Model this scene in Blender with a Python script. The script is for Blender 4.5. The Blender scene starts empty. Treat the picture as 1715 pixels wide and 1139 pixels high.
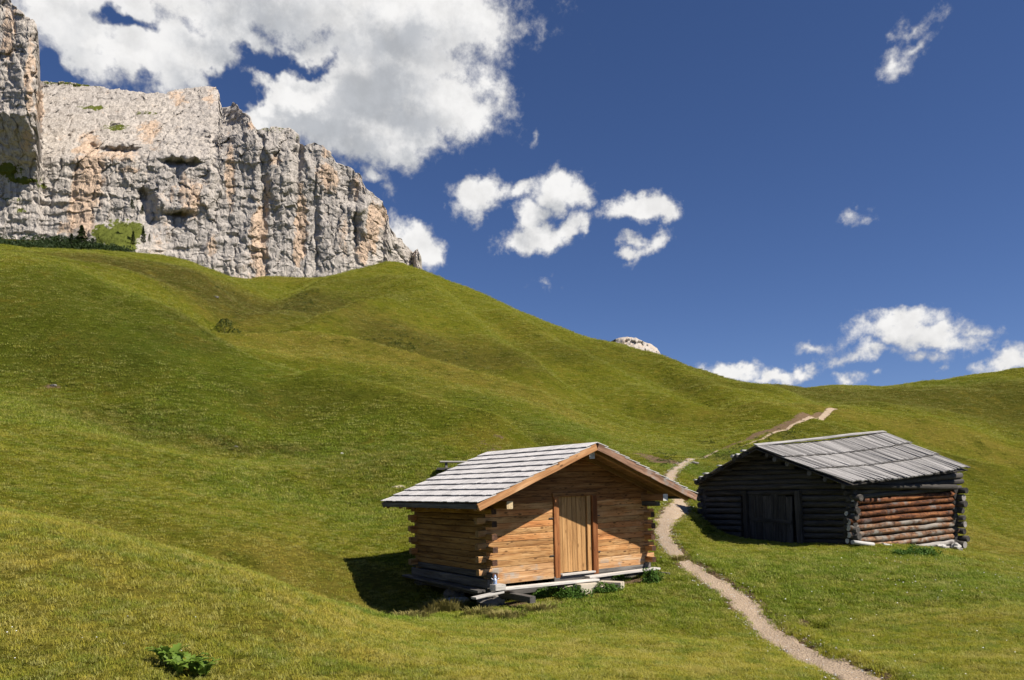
import bpy, math, random
import numpy as np
from mathutils import Vector, Matrix

random.seed(7)
RNG = np.random.default_rng(11)
scene = bpy.context.scene
COL = scene.collection
R = math.radians

# ------------------------------------------------------------------ camera
FPX, CX, HY = 1300.0, 857.5, 831.0          # focal length, centre column, horizon row (in photo pixels)
cd = bpy.data.cameras.new('camera')
cam = bpy.data.objects.new('camera', cd)
COL.objects.link(cam)
scene.camera = cam
cam.location = (0, 0, 0)
cam.rotation_euler = (R(90), 0, 0)
cd.sensor_width = 36
cd.lens = FPX / 1715 * 36
cd.shift_y = (HY - 569.5) / 1715            # a rising front keeps the uprights upright
cd.clip_start = 0.1
cd.clip_end = 20000

# ------------------------------------------------------------------ exposure, sun
scene.view_settings.view_transform = 'Standard'
scene.view_settings.look = 'None'
scene.view_settings.exposure = 0.6
scene.cycles.max_bounces = 5
scene.cycles.diffuse_bounces = 1
scene.cycles.transmission_bounces = 3
scene.view_settings.gamma = 1.0
SUN_AZ, SUN_EL = 118.0, 50.5                # clockwise from the view direction (+Y)
sd = bpy.data.lights.new('sun', 'SUN')
sd.energy = 5.0
sd.angle = R(0.5)
sd.color = (1.0, 0.93, 0.82)
sun = bpy.data.objects.new('sun', sd)
COL.objects.link(sun)
SV = Vector((math.sin(R(SUN_AZ)) * math.cos(R(SUN_EL)), math.cos(R(SUN_AZ)) * math.cos(R(SUN_EL)), math.sin(R(SUN_EL))))
sun.rotation_euler = SV.to_track_quat('Z', 'Y').to_euler()
sun.location = SV * 50

# ------------------------------------------------------------------ node helpers
class NT:
    def __init__(s, nt):
        s.nt = nt
    def n(s, typ, **kw):
        node = s.nt.nodes.new(typ)
        for k, v in kw.items():
            if k == 'inp':
                for kk, vv in v.items():
                    if isinstance(vv, bpy.types.NodeSocket):
                        s.nt.links.new(vv, node.inputs[kk])
                    else:
                        node.inputs[kk].default_value = vv
            else:
                setattr(node, k, v)
        return node
    def math(s, op, a, b=None, c=None, clamp=False):
        node = s.nt.nodes.new('ShaderNodeMath'); node.operation = op; node.use_clamp = clamp
        for i, v in enumerate((a, b, c)):
            if v is None: continue
            if isinstance(v, bpy.types.NodeSocket): s.nt.links.new(v, node.inputs[i])
            else: node.inputs[i].default_value = v
        return node.outputs[0]
    def vmath(s, op, a, b=None, out=0):
        node = s.nt.nodes.new('ShaderNodeVectorMath'); node.operation = op
        for i, v in enumerate((a, b)):
            if v is None: continue
            if op == 'SCALE' and i == 1:
                if isinstance(v, bpy.types.NodeSocket): s.nt.links.new(v, node.inputs['Scale'])
                else: node.inputs['Scale'].default_value = v
                continue
            if isinstance(v, bpy.types.NodeSocket): s.nt.links.new(v, node.inputs[i])
            else: node.inputs[i].default_value = v
        return node.outputs[out]
    def mix(s, fac, a, b, mode='MIX'):
        node = s.nt.nodes.new('ShaderNodeMix'); node.data_type = 'RGBA'; node.blend_type = mode
        for sock, v in ((node.inputs[0], fac), (node.inputs[6], a), (node.inputs[7], b)):
            if isinstance(v, bpy.types.NodeSocket): s.nt.links.new(v, sock)
            elif isinstance(v, (tuple, list)): sock.default_value = (*v[:3], 1)
            else: sock.default_value = v
        return node.outputs[2]
    def ramp(s, fac, lo, hi, a=0.0, b=1.0, smooth=True):
        node = s.nt.nodes.new('ShaderNodeMapRange')
        node.interpolation_type = 'SMOOTHSTEP' if smooth else 'LINEAR'
        if isinstance(fac, bpy.types.NodeSocket): s.nt.links.new(fac, node.inputs[0])
        node.inputs[1].default_value = lo; node.inputs[2].default_value = hi
        node.inputs[3].default_value = a; node.inputs[4].default_value = b
        return node.outputs[0]
    def noise(s, vec, scale, detail=4, rough=0.55, dist=0.0, out='Fac', ntype=None):
        node = s.nt.nodes.new('ShaderNodeTexNoise')
        if ntype: node.noise_type = ntype
        if vec is not None: s.nt.links.new(vec, node.inputs['Vector'])
        node.inputs['Scale'].default_value = scale; node.inputs['Detail'].default_value = detail
        node.inputs['Roughness'].default_value = rough; node.inputs['Distortion'].default_value = dist
        return node.outputs[out]

def new_mat(name):
    m = bpy.data.materials.new(name); m.use_nodes = True
    m.node_tree.nodes.clear()
    return m, NT(m.node_tree)

def finish(m, t, color, rough=0.8, bump=None, bstr=0.3, bdist=0.02, translucent=0.0, spec=0.3):
    p = t.n('ShaderNodeBsdfPrincipled')
    if isinstance(color, bpy.types.NodeSocket): m.node_tree.links.new(color, p.inputs['Base Color'])
    else: p.inputs['Base Color'].default_value = (*color, 1)
    if isinstance(rough, bpy.types.NodeSocket): m.node_tree.links.new(rough, p.inputs['Roughness'])
    else: p.inputs['Roughness'].default_value = rough
    p.inputs['Specular IOR Level'].default_value = spec
    sh = p.outputs[0]
    if bump is not None:
        b = t.n('ShaderNodeBump', inp={'Height': bump, 'Strength': bstr, 'Distance': bdist})
        m.node_tree.links.new(b.outputs[0], p.inputs['Normal'])
    if translucent > 0:
        tr = t.n('ShaderNodeBsdfTranslucent')
        if isinstance(color, bpy.types.NodeSocket): m.node_tree.links.new(color, tr.inputs[0])
        else: tr.inputs[0].default_value = (*color, 1)
        mx = t.n('ShaderNodeMixShader', inp={0: translucent})
        m.node_tree.links.new(sh, mx.inputs[1]); m.node_tree.links.new(tr.outputs[0], mx.inputs[2])
        sh = mx.outputs[0]
    o = t.n('ShaderNodeOutputMaterial')
    m.node_tree.links.new(sh, o.inputs[0])
    return m

# ------------------------------------------------------------------ world: clear polarised sky with cumulus clouds
def pdir(x, y):
    v = Vector(((x - CX) / FPX, 1.0, (HY - y) / FPX)); v.normalize(); return v

# cloud lumps by direction: pixel of the photo, half width, half height (pixels), tilt (deg), weight
CLOUDS = [
 # the big cloud, upper left
 (120, 40, 130, 110, 0, .95), (230, -10, 240, 90, 0, .9), (260, 90, 190, 75, 5, 1.0), (150, 100, 110, 60, 10, .85),
 (330, 20, 170, 60, 0, .8), (480, -20, 260, 100, 0, 1.1), (400, 60, 110, 50, -20, .7), (560, 20, 230, 90, 0, 1.15),
 (700, 10, 170, 90, 0, 1.15), (765, 40, 88, 74, 0, 1.1), (802, 36, 48, 56, 0, .9), (640, 110, 190, 95, 10, 1.25),
 (720, 160, 130, 80, -25, 1.15), (560, 170, 150, 95, 5, 1.2), (620, 210, 130, 70, -8, 1.15), (700, 215, 80, 45, -10, .8),
 (480, 180, 85, 60, 15, .9), (440, 215, 60, 50, 0, .7), (800, 150, 50, 60, 40, .55), (745, 235, 45, 25, -20, .5),
 (330, 110, 110, 60, 0, .9), (440, 110, 60, 40, 0, .28), (430, 145, 35, 40, 20, .33), (540, 110, 40, 30, 30, .3),
 (-200, 20, 330, 160, 0, 1.0), (250, -220, 560, 170, 0, 1.0),
 (220, 105, 170, 55, 0, 1.0), (330, 118, 55, 34, 0, .8), (180, 40, 120, 60, 0, .6),
 # beside the cliff edge
 (690, 405, 46, 42, -20, 1.2), (716, 420, 26, 28, 0, .95), (622, 298, 24, 12, -8, .38), (652, 325, 14, 14, 20, .2),
 # group in the middle
 (800, 318, 52, 36, 15, 1.15), (786, 338, 38, 38, 0, 1.1), (845, 318, 38, 22, 0, .7), (878, 320, 34, 18, 0, .8),
 (935, 318, 58, 32, 0, .95), (975, 325, 30, 28, 0, .85), (940, 342, 28, 18, 0, .7),
 (886, 368, 26, 36, 0, .8), (900, 400, 66, 28, 8, 1.2), (952, 380, 48, 20, 28, .9), (870, 412, 38, 20, 0, .9),
 (1065, 345, 66, 32, 6, 1.3), (1035, 355, 40, 26, 0, .9), (1110, 348, 40, 22, -14, .9), (1130, 362, 22, 14, 0, .5),
 (1060, 408, 38, 15, -20, .62), (1085, 415, 36, 17, 25, .68), (1050, 428, 22, 11, 0, .55),
 (905, 474, 36, 14, -6, .45), (925, 455, 10, 12, 0, .3), (895, 232, 9, 18, 0, .27),
 # low clouds over the saddle
 (1230, 622, 62, 22, -4, .95), (1290, 632, 70, 18, 2, .95), (1342, 618, 40, 18, 0, .95), (1360, 580, 34, 12, 0, .5),
 (1500, 552, 100, 26, 6, .95), (1560, 562, 100, 24, -6, .85), (1460, 585, 90, 18, 8, .6), (1545, 592, 60, 16, -12, .5),
 (1630, 552, 46, 14, -8, .42), (1422, 629, 26, 15, 0, .65), (1470, 620, 18, 9, 0, .4), (1580, 612, 14, 10, 0, .3),
 (1680, 610, 66, 22, 6, .95), (1750, 600, 110, 34, 0, 1.0), (1655, 590, 16, 12, 0, .3),
 # wisps, upper right
 (1503, 101, 20, 13, 25, .22), (1530, 82, 26, 6, 35, .18), (1505, 50, 13, 12, 0, .19), (1548, 33, 28, 9, 12, .20),
 (1432, 362, 18, 11, 0, .30),
]
HOLES = [(205, 30, 48, 15, 0, .62), (455, 112, 70, 22, -6, .9), (400, 155, 46, 34, 10, 1.3), (535, 112, 42, 16, 20, .75), (80, 124, 34, 20, 0, 1.1)]
# unseen clouds outside the frame, kept few and small to lower the fill light
_r = random.Random(5)
for k in range(9):
    az = _r.uniform(52, 308)
    el = _r.uniform(5, 38)
    CLOUDS.append(('dir', az, el, _r.uniform(.08, .22), _r.uniform(.04, .08), _r.uniform(-15, 15), _r.uniform(.6, 1.1)))

def build_world():
    w = bpy.data.worlds.new('World')
    scene.world = w
    w.use_nodes = True
    nt = w.node_tree; nt.nodes.clear()
    g = bpy.data.node_groups.new('cloud_mass', 'ShaderNodeTree')
    g.interface.new_socket('Vector', in_out='INPUT', socket_type='NodeSocketVector')
    g.interface.new_socket('Mass', in_out='OUTPUT', socket_type='NodeSocketFloat')
    gi = g.nodes.new('NodeGroupInput'); go = g.nodes.new('NodeGroupOutput'); G = NT(g)
    v = gi.outputs[0]
    # ragged outlines: the lookup direction is warped a little
    wn = G.noise(v, 22.0, 4, .6, out='Color')
    wv = G.vmath('SCALE', G.vmath('SUBTRACT', wn, (.5, .5, .5)), .055)
    wv0 = G.vmath('SCALE', G.vmath('SUBTRACT', G.noise(v, 6.0, 2, .5, out='Color'), (.5, .5, .5)), .045)
    vv = G.vmath('ADD', v, wv)
    vb = G.vmath('ADD', vv, wv0)
    acc = None
    for c in CLOUDS:
        if c[0] == 'dir':
            _, az, el, hw, hh, tilt, wt = c
            d = Vector((math.sin(R(az)) * math.cos(R(el)), math.cos(R(az)) * math.cos(R(el)), math.sin(R(el))))
            big = True
        else:
            x, y, pw, ph, tilt, wt = c
            d = pdir(x, y)
            k = 1 / FPX
            hw, hh = pw * k / (1 + ((x - CX) / FPX) ** 2 * .8), ph * k / (1 + ((HY - y) / FPX) ** 2 * .8)
            big = pw > 75
        right = d.cross(Vector((0, 0, 1))).normalized()
        up = right.cross(d).normalized()
        a = R(tilt)
        r2 = right * math.cos(a) + up * math.sin(a)
        u2 = -right * math.sin(a) + up * math.cos(a)
        rot = Matrix((r2, d, u2)).transposed()
        mp = g.nodes.new('ShaderNodeMapping'); mp.vector_type = 'TEXTURE'
        mp.inputs['Location'].default_value = d
        mp.inputs['Rotation'].default_value = rot.to_euler()
        mp.inputs['Scale'].default_value = (hw * (1.05 if big else 1.2), 1.0, hh * (1.05 if big else 1.2))
        src = vb if big else vv
        if acc is not None:                           # keeps the evaluation in sequence (shader stack)
            ma = g.nodes.new('ShaderNodeVectorMath'); ma.operation = 'MULTIPLY_ADD'
            g.links.new(acc, ma.inputs[0]); ma.inputs[1].default_value = (1e-7,) * 3; g.links.new(src, ma.inputs[2])
            src = ma.outputs[0]
        g.links.new(src, mp.inputs['Vector'])
        ln = G.vmath('LENGTH', mp.outputs[0], out=1)
        m = G.math('MULTIPLY_ADD', ln, -wt, wt)
        acc = m if acc is None else G.math('SMOOTH_MAX', acc, m, .12)
    for x, y, pw, ph, tilt, wt in HOLES:
        d = pdir(x, y); right = d.cross(Vector((0, 0, 1))).normalized(); up = right.cross(d).normalized(); a = R(tilt)
        rot = Matrix((right * math.cos(a) + up * math.sin(a), d, -right * math.sin(a) + up * math.cos(a))).transposed()
        mp = g.nodes.new('ShaderNodeMapping'); mp.vector_type = 'TEXTURE'
        mp.inputs['Location'].default_value = d; mp.inputs['Rotation'].default_value = rot.to_euler()
        mp.inputs['Scale'].default_value = (pw / FPX, 1.0, ph / FPX)
        ma = g.nodes.new('ShaderNodeVectorMath'); ma.operation = 'MULTIPLY_ADD'
        g.links.new(acc, ma.inputs[0]); ma.inputs[1].default_value = (1e-7,) * 3; g.links.new(vv, ma.inputs[2])
        g.links.new(ma.outputs[0], mp.inputs['Vector'])
        m = G.math('MAXIMUM', G.math('MULTIPLY_ADD', G.vmath('LENGTH', mp.outputs[0], out=1), -wt, wt), 0.0)
        acc = G.math('SUBTRACT', acc, m)
    det = G.noise(v, 12.0, 7, .64)
    det2 = G.noise(v, 60.0, 5, .65)
    s = G.math('MULTIPLY_ADD', G.math('SUBTRACT', det, .5), 1.35, acc)
    s = G.math('MULTIPLY_ADD', G.math('SUBTRACT', det2, .5), .75, s)
    g.links.new(s, go.inputs[0])

    W = NT(nt)
    tc = W.n('ShaderNodeTexCoord')
    vec = W.vmath('NORMALIZE', tc.outputs['Generated'])
    def mass(vv):
        n = nt.nodes.new('ShaderNodeGroup'); n.node_tree = g
        nt.links.new(vv, n.inputs[0]); return n.outputs[0]
    m0 = mass(vec)
    off = (SV * .5 + Vector((0, 0, .5))).normalized() * .03
    m1 = mass(W.vmath('ADD', vec, tuple(off)))
    alpha = W.ramp(m0, .04, .60)
    # sunlight lost inside the cloud: thick towards the sun means grey
    shade = W.ramp(m1, .25, 1.1)
    lump = W.noise(vec, 6.0, 4, .5)
    shade = W.math('MULTIPLY', shade, W.ramp(lump, .36, .60, .30, 1.0))
    edge = W.ramp(m0, .10, .6, .72, 1.0)
    lit = W.mix(shade, (9.6, 9.5, 9.4), (5.2, 5.4, 5.75))
    fl = W.ramp(W.noise(vec, 26.0, 5, .62), .32, .62, .90, 1.04)
    edge = W.math('MULTIPLY', edge, fl)
    lit = W.mix(1.0, lit, edge, 'MULTIPLY')
    sky = nt.nodes.new('ShaderNodeTexSky'); sky.sky_type = 'NISHITA'
    sky.sun_disc = False; sky.sun_elevation = R(SUN_EL); sky.sun_rotation = R(SUN_AZ)
    sky.altitude = 2800; sky.air_density = 1.0; sky.dust_density = 0.0; sky.ozone_density = 2.0
    # the deep blue of a polarised mountain sky
    hs = W.n('ShaderNodeHueSaturation', inp={'Saturation': 1.12, 'Value': 1.0, 'Color': sky.outputs[0]})
    base = W.mix(1.0, hs.outputs[0], SKY_TINT, 'MULTIPLY')
    col = W.mix(alpha, base, lit)
    bg = W.n('ShaderNodeBackground', inp={'Color': col, 'Strength': .062})
    o = W.n('ShaderNodeOutputWorld')
    nt.links.new(bg.outputs[0], o.inputs[0])
    w.cycles.sampling_method = 'MANUAL'; w.cycles.sample_map_resolution = 512
SKY_TINT = (.86, .83, 1.0)
build_world()

# ------------------------------------------------------------------ numpy noise
_perm = np.random.default_rng(3).permutation(256)
_perm = np.concatenate([_perm, _perm, _perm])
_g3 = np.random.default_rng(4).normal(size=(256, 3)); _g3 /= np.linalg.norm(_g3, axis=1)[:, None]
def _hash(i, j, k):
    return _perm[_perm[_perm[i & 255] + (j & 255)] + (k & 255)]
def gnoise(x, y, z):
    x, y, z = np.broadcast_arrays(x, y, z)
    xi, yi, zi = np.floor(x).astype(int), np.floor(y).astype(int), np.floor(z).astype(int)
    xf, yf, zf = x - xi, y - yi, z - zi
    u, v, w = (t * t * t * (t * (t * 6 - 15) + 10) for t in (xf, yf, zf))
    r = 0
    for a in (0, 1):
        for b in (0, 1):
            for c in (0, 1):
                g = _g3[_hash(xi + a, yi + b, zi + c)]
                d = g[..., 0] * (xf - a) + g[..., 1] * (yf - b) + g[..., 2] * (zf - c)
                r = r + d * (u if a else 1 - u) * (v if b else 1 - v) * (w if c else 1 - w)
    return r * 1.6
def fbm(x, y, z=0.0, octv=4, gain=.5, ridged=False):
    s = 0; a = 1.0; f = 1.0
    for k in range(octv):
        n = gnoise(x * f + 17.3 * k, y * f - 9.1 * k, z * f + 3.7 * k)
        if ridged: n = 1 - 2 * np.abs(n)
        s = s + n * a; a *= gain; f *= 2.03
    return s
def worley(x, y, z):
    """nearest and second nearest feature distance, cell value"""
    xi, yi, zi = np.floor(x).astype(int), np.floor(y).astype(int), np.floor(z).astype(int)
    f1 = np.full(x.shape, 9.0); f2 = np.full(x.shape, 9.0); idv = np.zeros(x.shape)
    for a in (-1, 0, 1):
        for b in (-1, 0, 1):
            for c in (-1, 0, 1):
                h = _hash(xi + a, yi + b, zi + c)
                px = xi + a + _perm[h] / 256.0; py = yi + b + _perm[h + 7] / 256.0; pz = zi + c + _perm[h + 31] / 256.0
                d = np.sqrt((px - x) ** 2 + (py - y) ** 2 + (pz - z) ** 2)
                m = d < f1
                f2 = np.where(m, f1, np.minimum(f2, d)); idv = np.where(m, _perm[h + 91] / 256.0, idv); f1 = np.where(m, d, f1)
    return f1, f2, idv

def pchip(xk, yk, x):
    """monotone cubic through knots; xk, yk (K, C) per column, x (N,) or (N, C)"""
    h = np.diff(xk, axis=0); d = np.diff(yk, axis=0) / h
    m = np.zeros_like(yk)
    w1 = 2 * h[1:] + h[:-1]; w2 = h[1:] + 2 * h[:-1]
    same = d[:-1] * d[1:] > 0
    with np.errstate(divide='ignore', invalid='ignore'):
        mm = (w1 + w2) / (w1 / d[:-1] + w2 / d[1:])
    m[1:-1] = np.where(same, mm, 0)
    m[0] = d[0]; m[-1] = d[-1]
    out = np.empty((len(x), yk.shape[1]))
    cols = np.arange(yk.shape[1])
    for i, xx in enumerate(x):
        k = np.clip((xk <= xx).sum(axis=0) - 1, 0, len(xk) - 2)
        hh = h[k, cols]; t = np.clip((xx - xk[k, cols]) / hh, 0, 1)
        y0, y1, m0, m1 = yk[k, cols], yk[k + 1, cols], m[k, cols], m[k + 1, cols]
        out[i] = ((2 * t ** 3 - 3 * t ** 2 + 1) * y0 + (t ** 3 - 2 * t ** 2 + t) * hh * m0
                  + (-2 * t ** 3 + 3 * t ** 2) * y1 + (t ** 3 - t ** 2) * hh * m1)
    return out

# ------------------------------------------------------------------ the lie of the land
# Each line runs across the view: bearing (as photo column), sight-line row, distance in metres.
LINES = [
 [(-900,1350,3),(0,1500,3),(857,1560,3),(1715,1560,3),(2600,1560,3)],
 [(-900,1000,6),(0,1139,5.5),(400,1139,6.5),(857,1139,8),(1200,1139,9),(1430,1139,10),(1715,1139,9.5),(2600,1139,9)],
 [(-900,760,12),(0,855,12),(200,900,12),(400,955,12.2),(560,1016,13),(660,1046,14),(800,1053,14.3),(1000,1062,14),(1200,1082,13),(1300,1102,12.3),(1430,1108,11.5),(1715,1085,12),(2600,1060,12)],
 [(-900,756,15),(0,858,15),(200,903,15),(400,958,15),(560,1008,16),(655,1030,17.2),(800,1020,17.4),(980,1000,18),(1100,990,18.3),(1200,1040,16),(1430,1055,15),(1715,1030,15),(2600,1010,15)],
 [(-900,640,24),(0,790,20),(200,840,20),(400,890,20),(578,935,20.8),(697,955,21),(900,949,22),(1040,960,21.2),(1086,950,21.5),(1130,932,22),(1200,935,22),(1430,947,21.5),(1604,957,21.5),(1715,965,21.5),(2600,930,21)],
 [(-900,520,32),(0,700,30),(200,755,29),(400,815,28),(578,850,28),(700,862,27),(900,880,27),(1086,890,26.5),(1130,880,27),(1200,912,27),(1300,912,26.8),(1430,906,27),(1604,922,27.3),(1650,930,28),(1715,940,28),(2600,960,28)],
 [(-900,400,65),(0,425,60),(100,440,58),(200,480,56),(300,525,53),(350,560,51),(400,590,50),(450,612,49),(520,632,47),(600,655,45),(700,680,43),(760,700,41),(830,718,40),(865,745,39),(950,782,37),(1050,815,35),(1145,842,33),(1200,865,34),(1300,890,36),(1430,900,36),(1604,945,36),(1715,955,38),(2600,980,38)],
 [(-900,410,72),(0,433,68),(200,490,64),(400,600,60),(520,640,57),(700,688,52),(830,722,48),(865,742,47),(950,768,46),(1050,792,44),(1145,795,44),(1175,800,46),(1300,840,48),(1430,860,50),(1604,900,55),(1715,915,58),(2600,950,58)],
 [(-900,415,100),(0,430,95),(200,470,90),(300,520,88),(400,574,90),(500,571,95),(570,580,95),(640,595,93),(700,612,90),(760,632,88),(870,662,84),(950,690,78),(1000,712,75),(1100,750,66),(1175,766,60),(1250,765,62),(1400,790,70),(1500,800,75),(1604,830,78),(1715,850,80),(2600,880,80)],
 [(-900,415,120),(0,428,115),(200,455,112),(300,500,110),(400,566,110),(450,567,108),(500,564,110),(560,583,108),(640,600,107),(700,617,105),(760,637,103),(870,662,98),(1000,690,92),(1100,732,82),(1175,752,75),(1250,738,78),(1300,718,88),(1370,702,100),(1395,694,106),(1500,740,100),(1604,770,100),(1715,795,100),(2600,830,100)],
 [(-900,412,150),(0,424,145),(200,440,142),(300,470,140),(400,525,135),(450,545,128),(500,556,122),(560,535,132),(620,507,148),(660,503,150),(700,523,145),(800,565,142),(1000,632,140),(1175,682,130),(1300,680,122),(1340,675,119),(1370,676,117),(1395,680,118),(1410,681,118),(1470,692,118),(1623,715,118),(1715,748,118),(2600,800,118)],
 [(-900,411,175),(0,421,172),(200,430,170),(300,452,168),(400,495,165),(480,520,160),(520,535,150),(560,540,145),(620,513,163),(660,502,165),(800,545,160),(1000,610,160),(1175,655,155),(1300,665,140),(1340,676,140),(1395,686,145),(1470,698,145),(1623,722,145),(1715,755,145),(2600,800,145)],
 [(-900,410,200),(0,418,200),(140,420,200),(200,424,205),(250,431,210),(330,446,215),(400,465,220),(440,468,230),(480,467,235),(540,464,240),(600,451,250),(650,444,250),(710,455,245),(800,490,235),(900,535,225),(1000,570,215),(1100,597,200),(1180,622,190),(1220,637,187),(1300,648,195),(1380,650,220),(1450,648,230),(1550,640,230),(1650,628,230),(1715,622,230),(2600,560,230)],
]
TX = np.linspace(-900, 2600, 1401)
def _line(l, which):
    a = np.array(l, float)
    v = np.log(a[:, 2]) if which == 2 else a[:, which]
    r = pchip(a[:, :1], v[:, None], TX)[:, 0]
    k = np.hanning(23); k /= k.sum()                # soften the joints a little
    return np.convolve(np.pad(r, 11, mode='edge'), k, mode='valid')
KY = [_line(l, 1) for l in LINES]; KL = [_line(l, 2) for l in LINES]
KY.append(KY[12] + 22); KL.append(KL[12] + math.log(1.3))
KY.append(KY[12] + 60); KL.append(KL[12] + math.log(2.2))
KY.append(np.full(len(TX), 829.0)); KL.append(np.full(len(TX), math.log(9000)))
KE = (HY - np.array(KY)) / FPX; KL = np.array(KL)
NL = 1500
LG = np.linspace(math.log(2.0), math.log(9000), NL)
ETAB = pchip(KL, KE, LG)                              # (NL, 1401) sight-line slope
def _lk(tab, t, ly):
    fx = np.clip((t * FPX + CX - TX[0]) / (TX[1] - TX[0]), 0, len(TX) - 1.001)
    fy = np.clip((ly - LG[0]) / (LG[1] - LG[0]), 0, NL - 1.001)
    i, j = fx.astype(int), fy.astype(int); a, b = fx - i, fy - j
    return (tab[j, i] * (1 - a) * (1 - b) + tab[j, i + 1] * a * (1 - b) + tab[j + 1, i] * (1 - a) * b + tab[j + 1, i + 1] * a * b)
def base_z(X, Y):
    X = np.asarray(X, float); Y = np.asarray(Y, float)
    Yc = np.maximum(Y, 3.0)
    return _lk(ETAB, X / Yc, np.log(Yc)) * Yc
def first_hit(px, py):
    """where the sight line through a photo pixel meets the land"""
    t = (px - CX) / FPX; e = (HY - py) / FPX
    col = _lk(ETAB, np.full(NL, t), LG)
    k = np.nonzero(col >= e)[0]
    k = k[0] if len(k) else int(np.argmax(col[:1100]))
    if k > 0 and col[k] > col[k - 1]:
        fr = np.clip((e - col[k - 1]) / (col[k] - col[k - 1]), 0, 1)
        ly = LG[k - 1] + fr * (LG[1] - LG[0])
    else: ly = LG[k]
    Y = math.exp(ly)
    return t * Y, Y

# footpath, as pixels it passes through, with its width in metres
PATH_PX = [(1560,1205,.62),(1440,1139,.62),(1400,1116,.62),(1350,1095,.58),(1310,1072,.56),(1282,1050,.55),(1262,1026,.58),(1235,998,.62),(1200,975,.6),(1168,957,.5),(1143,938,.42),(1124,918,.45),(1114,900,.5),(1110,885,.6),(1118,868,.8),(1133,853,.85),(1140,843,.7),(1128,822,.55),(1118,806,.55),(1125,792,.6),(1140,780,.55),(1155,770,.5),(1175,765,.4)]
TRAIL_PX = [(1176,764,.3),(1205,756,.22),(1240,746,.22),(1275,735,.24),(1300,725,.26),(1318,718,.3),(1338,709,.45),(1354,703,.5),(1370,696,.55),(1384,690,.7),(1398,683,.8)]
def path_world(pts):
    P = []
    for x, y, w in pts:
        X, Y = first_hit(x, y); P.append((X, Y, w))
    P = np.array(P)
    d = np.r_[0, np.cumsum(np.hypot(*np.diff(P[:, :2], axis=0).T))]
    s = np.linspace(0, d[-1], int(d[-1] / .08) + 2)
    Q = np.stack([np.interp(s, d, P[:, i]) for i in range(3)], 1)
    k = np.hanning(31); k /= k.sum()
    Q = np.stack([np.convolve(np.pad(Q[:, i], 15, mode='edge'), k, mode='valid') for i in range(3)], 1)
    return Q
PATHS = [path_world(PATH_PX), path_world(TRAIL_PX)]
BANK = path_world([(1180,756,.3),(1215,747,.35),(1250,738,.5),(1285,725,.6),(1320,711,.7),(1350,700,.7),(1376,689,.5)])
def seg_dist(X, Y, Q, step=4, reach=3.0):
    """signed distance to a path: negative left of travel, and its width there"""
    q = Q[::step]
    D = np.full(X.shape, 99.0); S = np.zeros(X.shape); Wd = np.full(X.shape, .5)
    lo = q[:, :2].min(0) - reach; hi = q[:, :2].max(0) + reach
    m = (X > lo[0]) & (X < hi[0]) & (Y > lo[1]) & (Y < hi[1])
    if not m.any(): return D, S, Wd
    xs, ys = X[m], Y[m]
    bd = np.full(xs.shape, 99.0); bs = np.zeros(xs.shape); bw = np.full(xs.shape, .5)
    for k in range(len(q) - 1):
        ax, ay = q[k, :2]; dx, dy = q[k + 1, :2] - q[k, :2]; L2 = dx * dx + dy * dy + 1e-9
        t = np.clip(((xs - ax) * dx + (ys - ay) * dy) / L2, 0, 1)
        ex, ey = xs - ax - t * dx, ys - ay - t * dy
        d = np.hypot(ex, ey); mm = d < bd
        bd = np.where(mm, d, bd); bs = np.where(mm, np.sign(dx * ey - dy * ex), bs); bw = np.where(mm, q[k, 2], bw)
    D[m] = bd; S[m] = bs; Wd[m] = bw
    return D, S, Wd

# patches: pixel, radius along x and y in metres, strength
SOIL = [(1105,770,1.3,1.2,1.0),(1085,764,1.1,.9,.9),(1118,774,1.2,1.0,1.0),
        (1362,1050,.42,.30,.95),(1335,1040,.35,.25,.6),(1205,955,.3,.3,.3),(1060,975,.7,.35,.8),(1020,985,.5,.3,.5),(870,1010,.5,.3,.7),(905,1008,.6,.25,.6),(370,505,3,3,.35),(497,485,3,3,.5),(140,447,3,3,.4),(250,460,5,4,.35),(90,632,.5,.5,.5),(105,748,.5,.4,.3),(820,748,1.2,1.0,.4),(860,751,1.3,1.0,.35),(1130,792,.6,.8,.4),(940,778,1,.8,.3)]
DRY = [(1600,728,26,4,.8),(1480,705,20,3,.8),(880,560,10,8,.4),(1250,700,9,4,.4),(430,577,9,2.5,.9),(500,573,9,2.5,.9),(560,582,9,2.5,.9),(640,597,8,2.5,.9),(700,613,8,2.5,.9),(760,634,8,3,.9),(820,652,8,3,.8),(880,668,7,3,.8),(940,690,6,3,.6),(460,455,20,8,.6),(220,445,14,10,.8),(300,470,22,14,.9),(420,500,20,16,.8),(350,520,14,10,.7),(560,590,12,5,.8),(500,565,10,4,.9),(640,600,10,4,.6),(700,560,12,10,.6),(640,540,10,8,.7),(770,600,12,10,.5),(560,940,2.5,1.2,.8),(530,960,2.5,1.0,.9),(590,960,1.5,1.0,.7),(300,1050,3,2.5,.7),(450,1090,3,2,.6),(100,1000,3,2.5,.7),(200,940,3,1.4,.6),(900,1100,3.5,2,.4),(720,640,5,3,.4),(1650,900,6,6,.7),(1700,925,5,3,1.0),(1600,1030,2,1.2,.5),(1250,800,4,3,.3),(900,660,8,5,.6),(820,690,3,3,.5),(1450,700,9,4,.5),(1550,720,10,4,.6),(50,850,3,1.5,.7),(150,900,2.5,1.2,.6),(470,1000,2.0,1.0,.5),(760,700,3,2,.4)]
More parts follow.
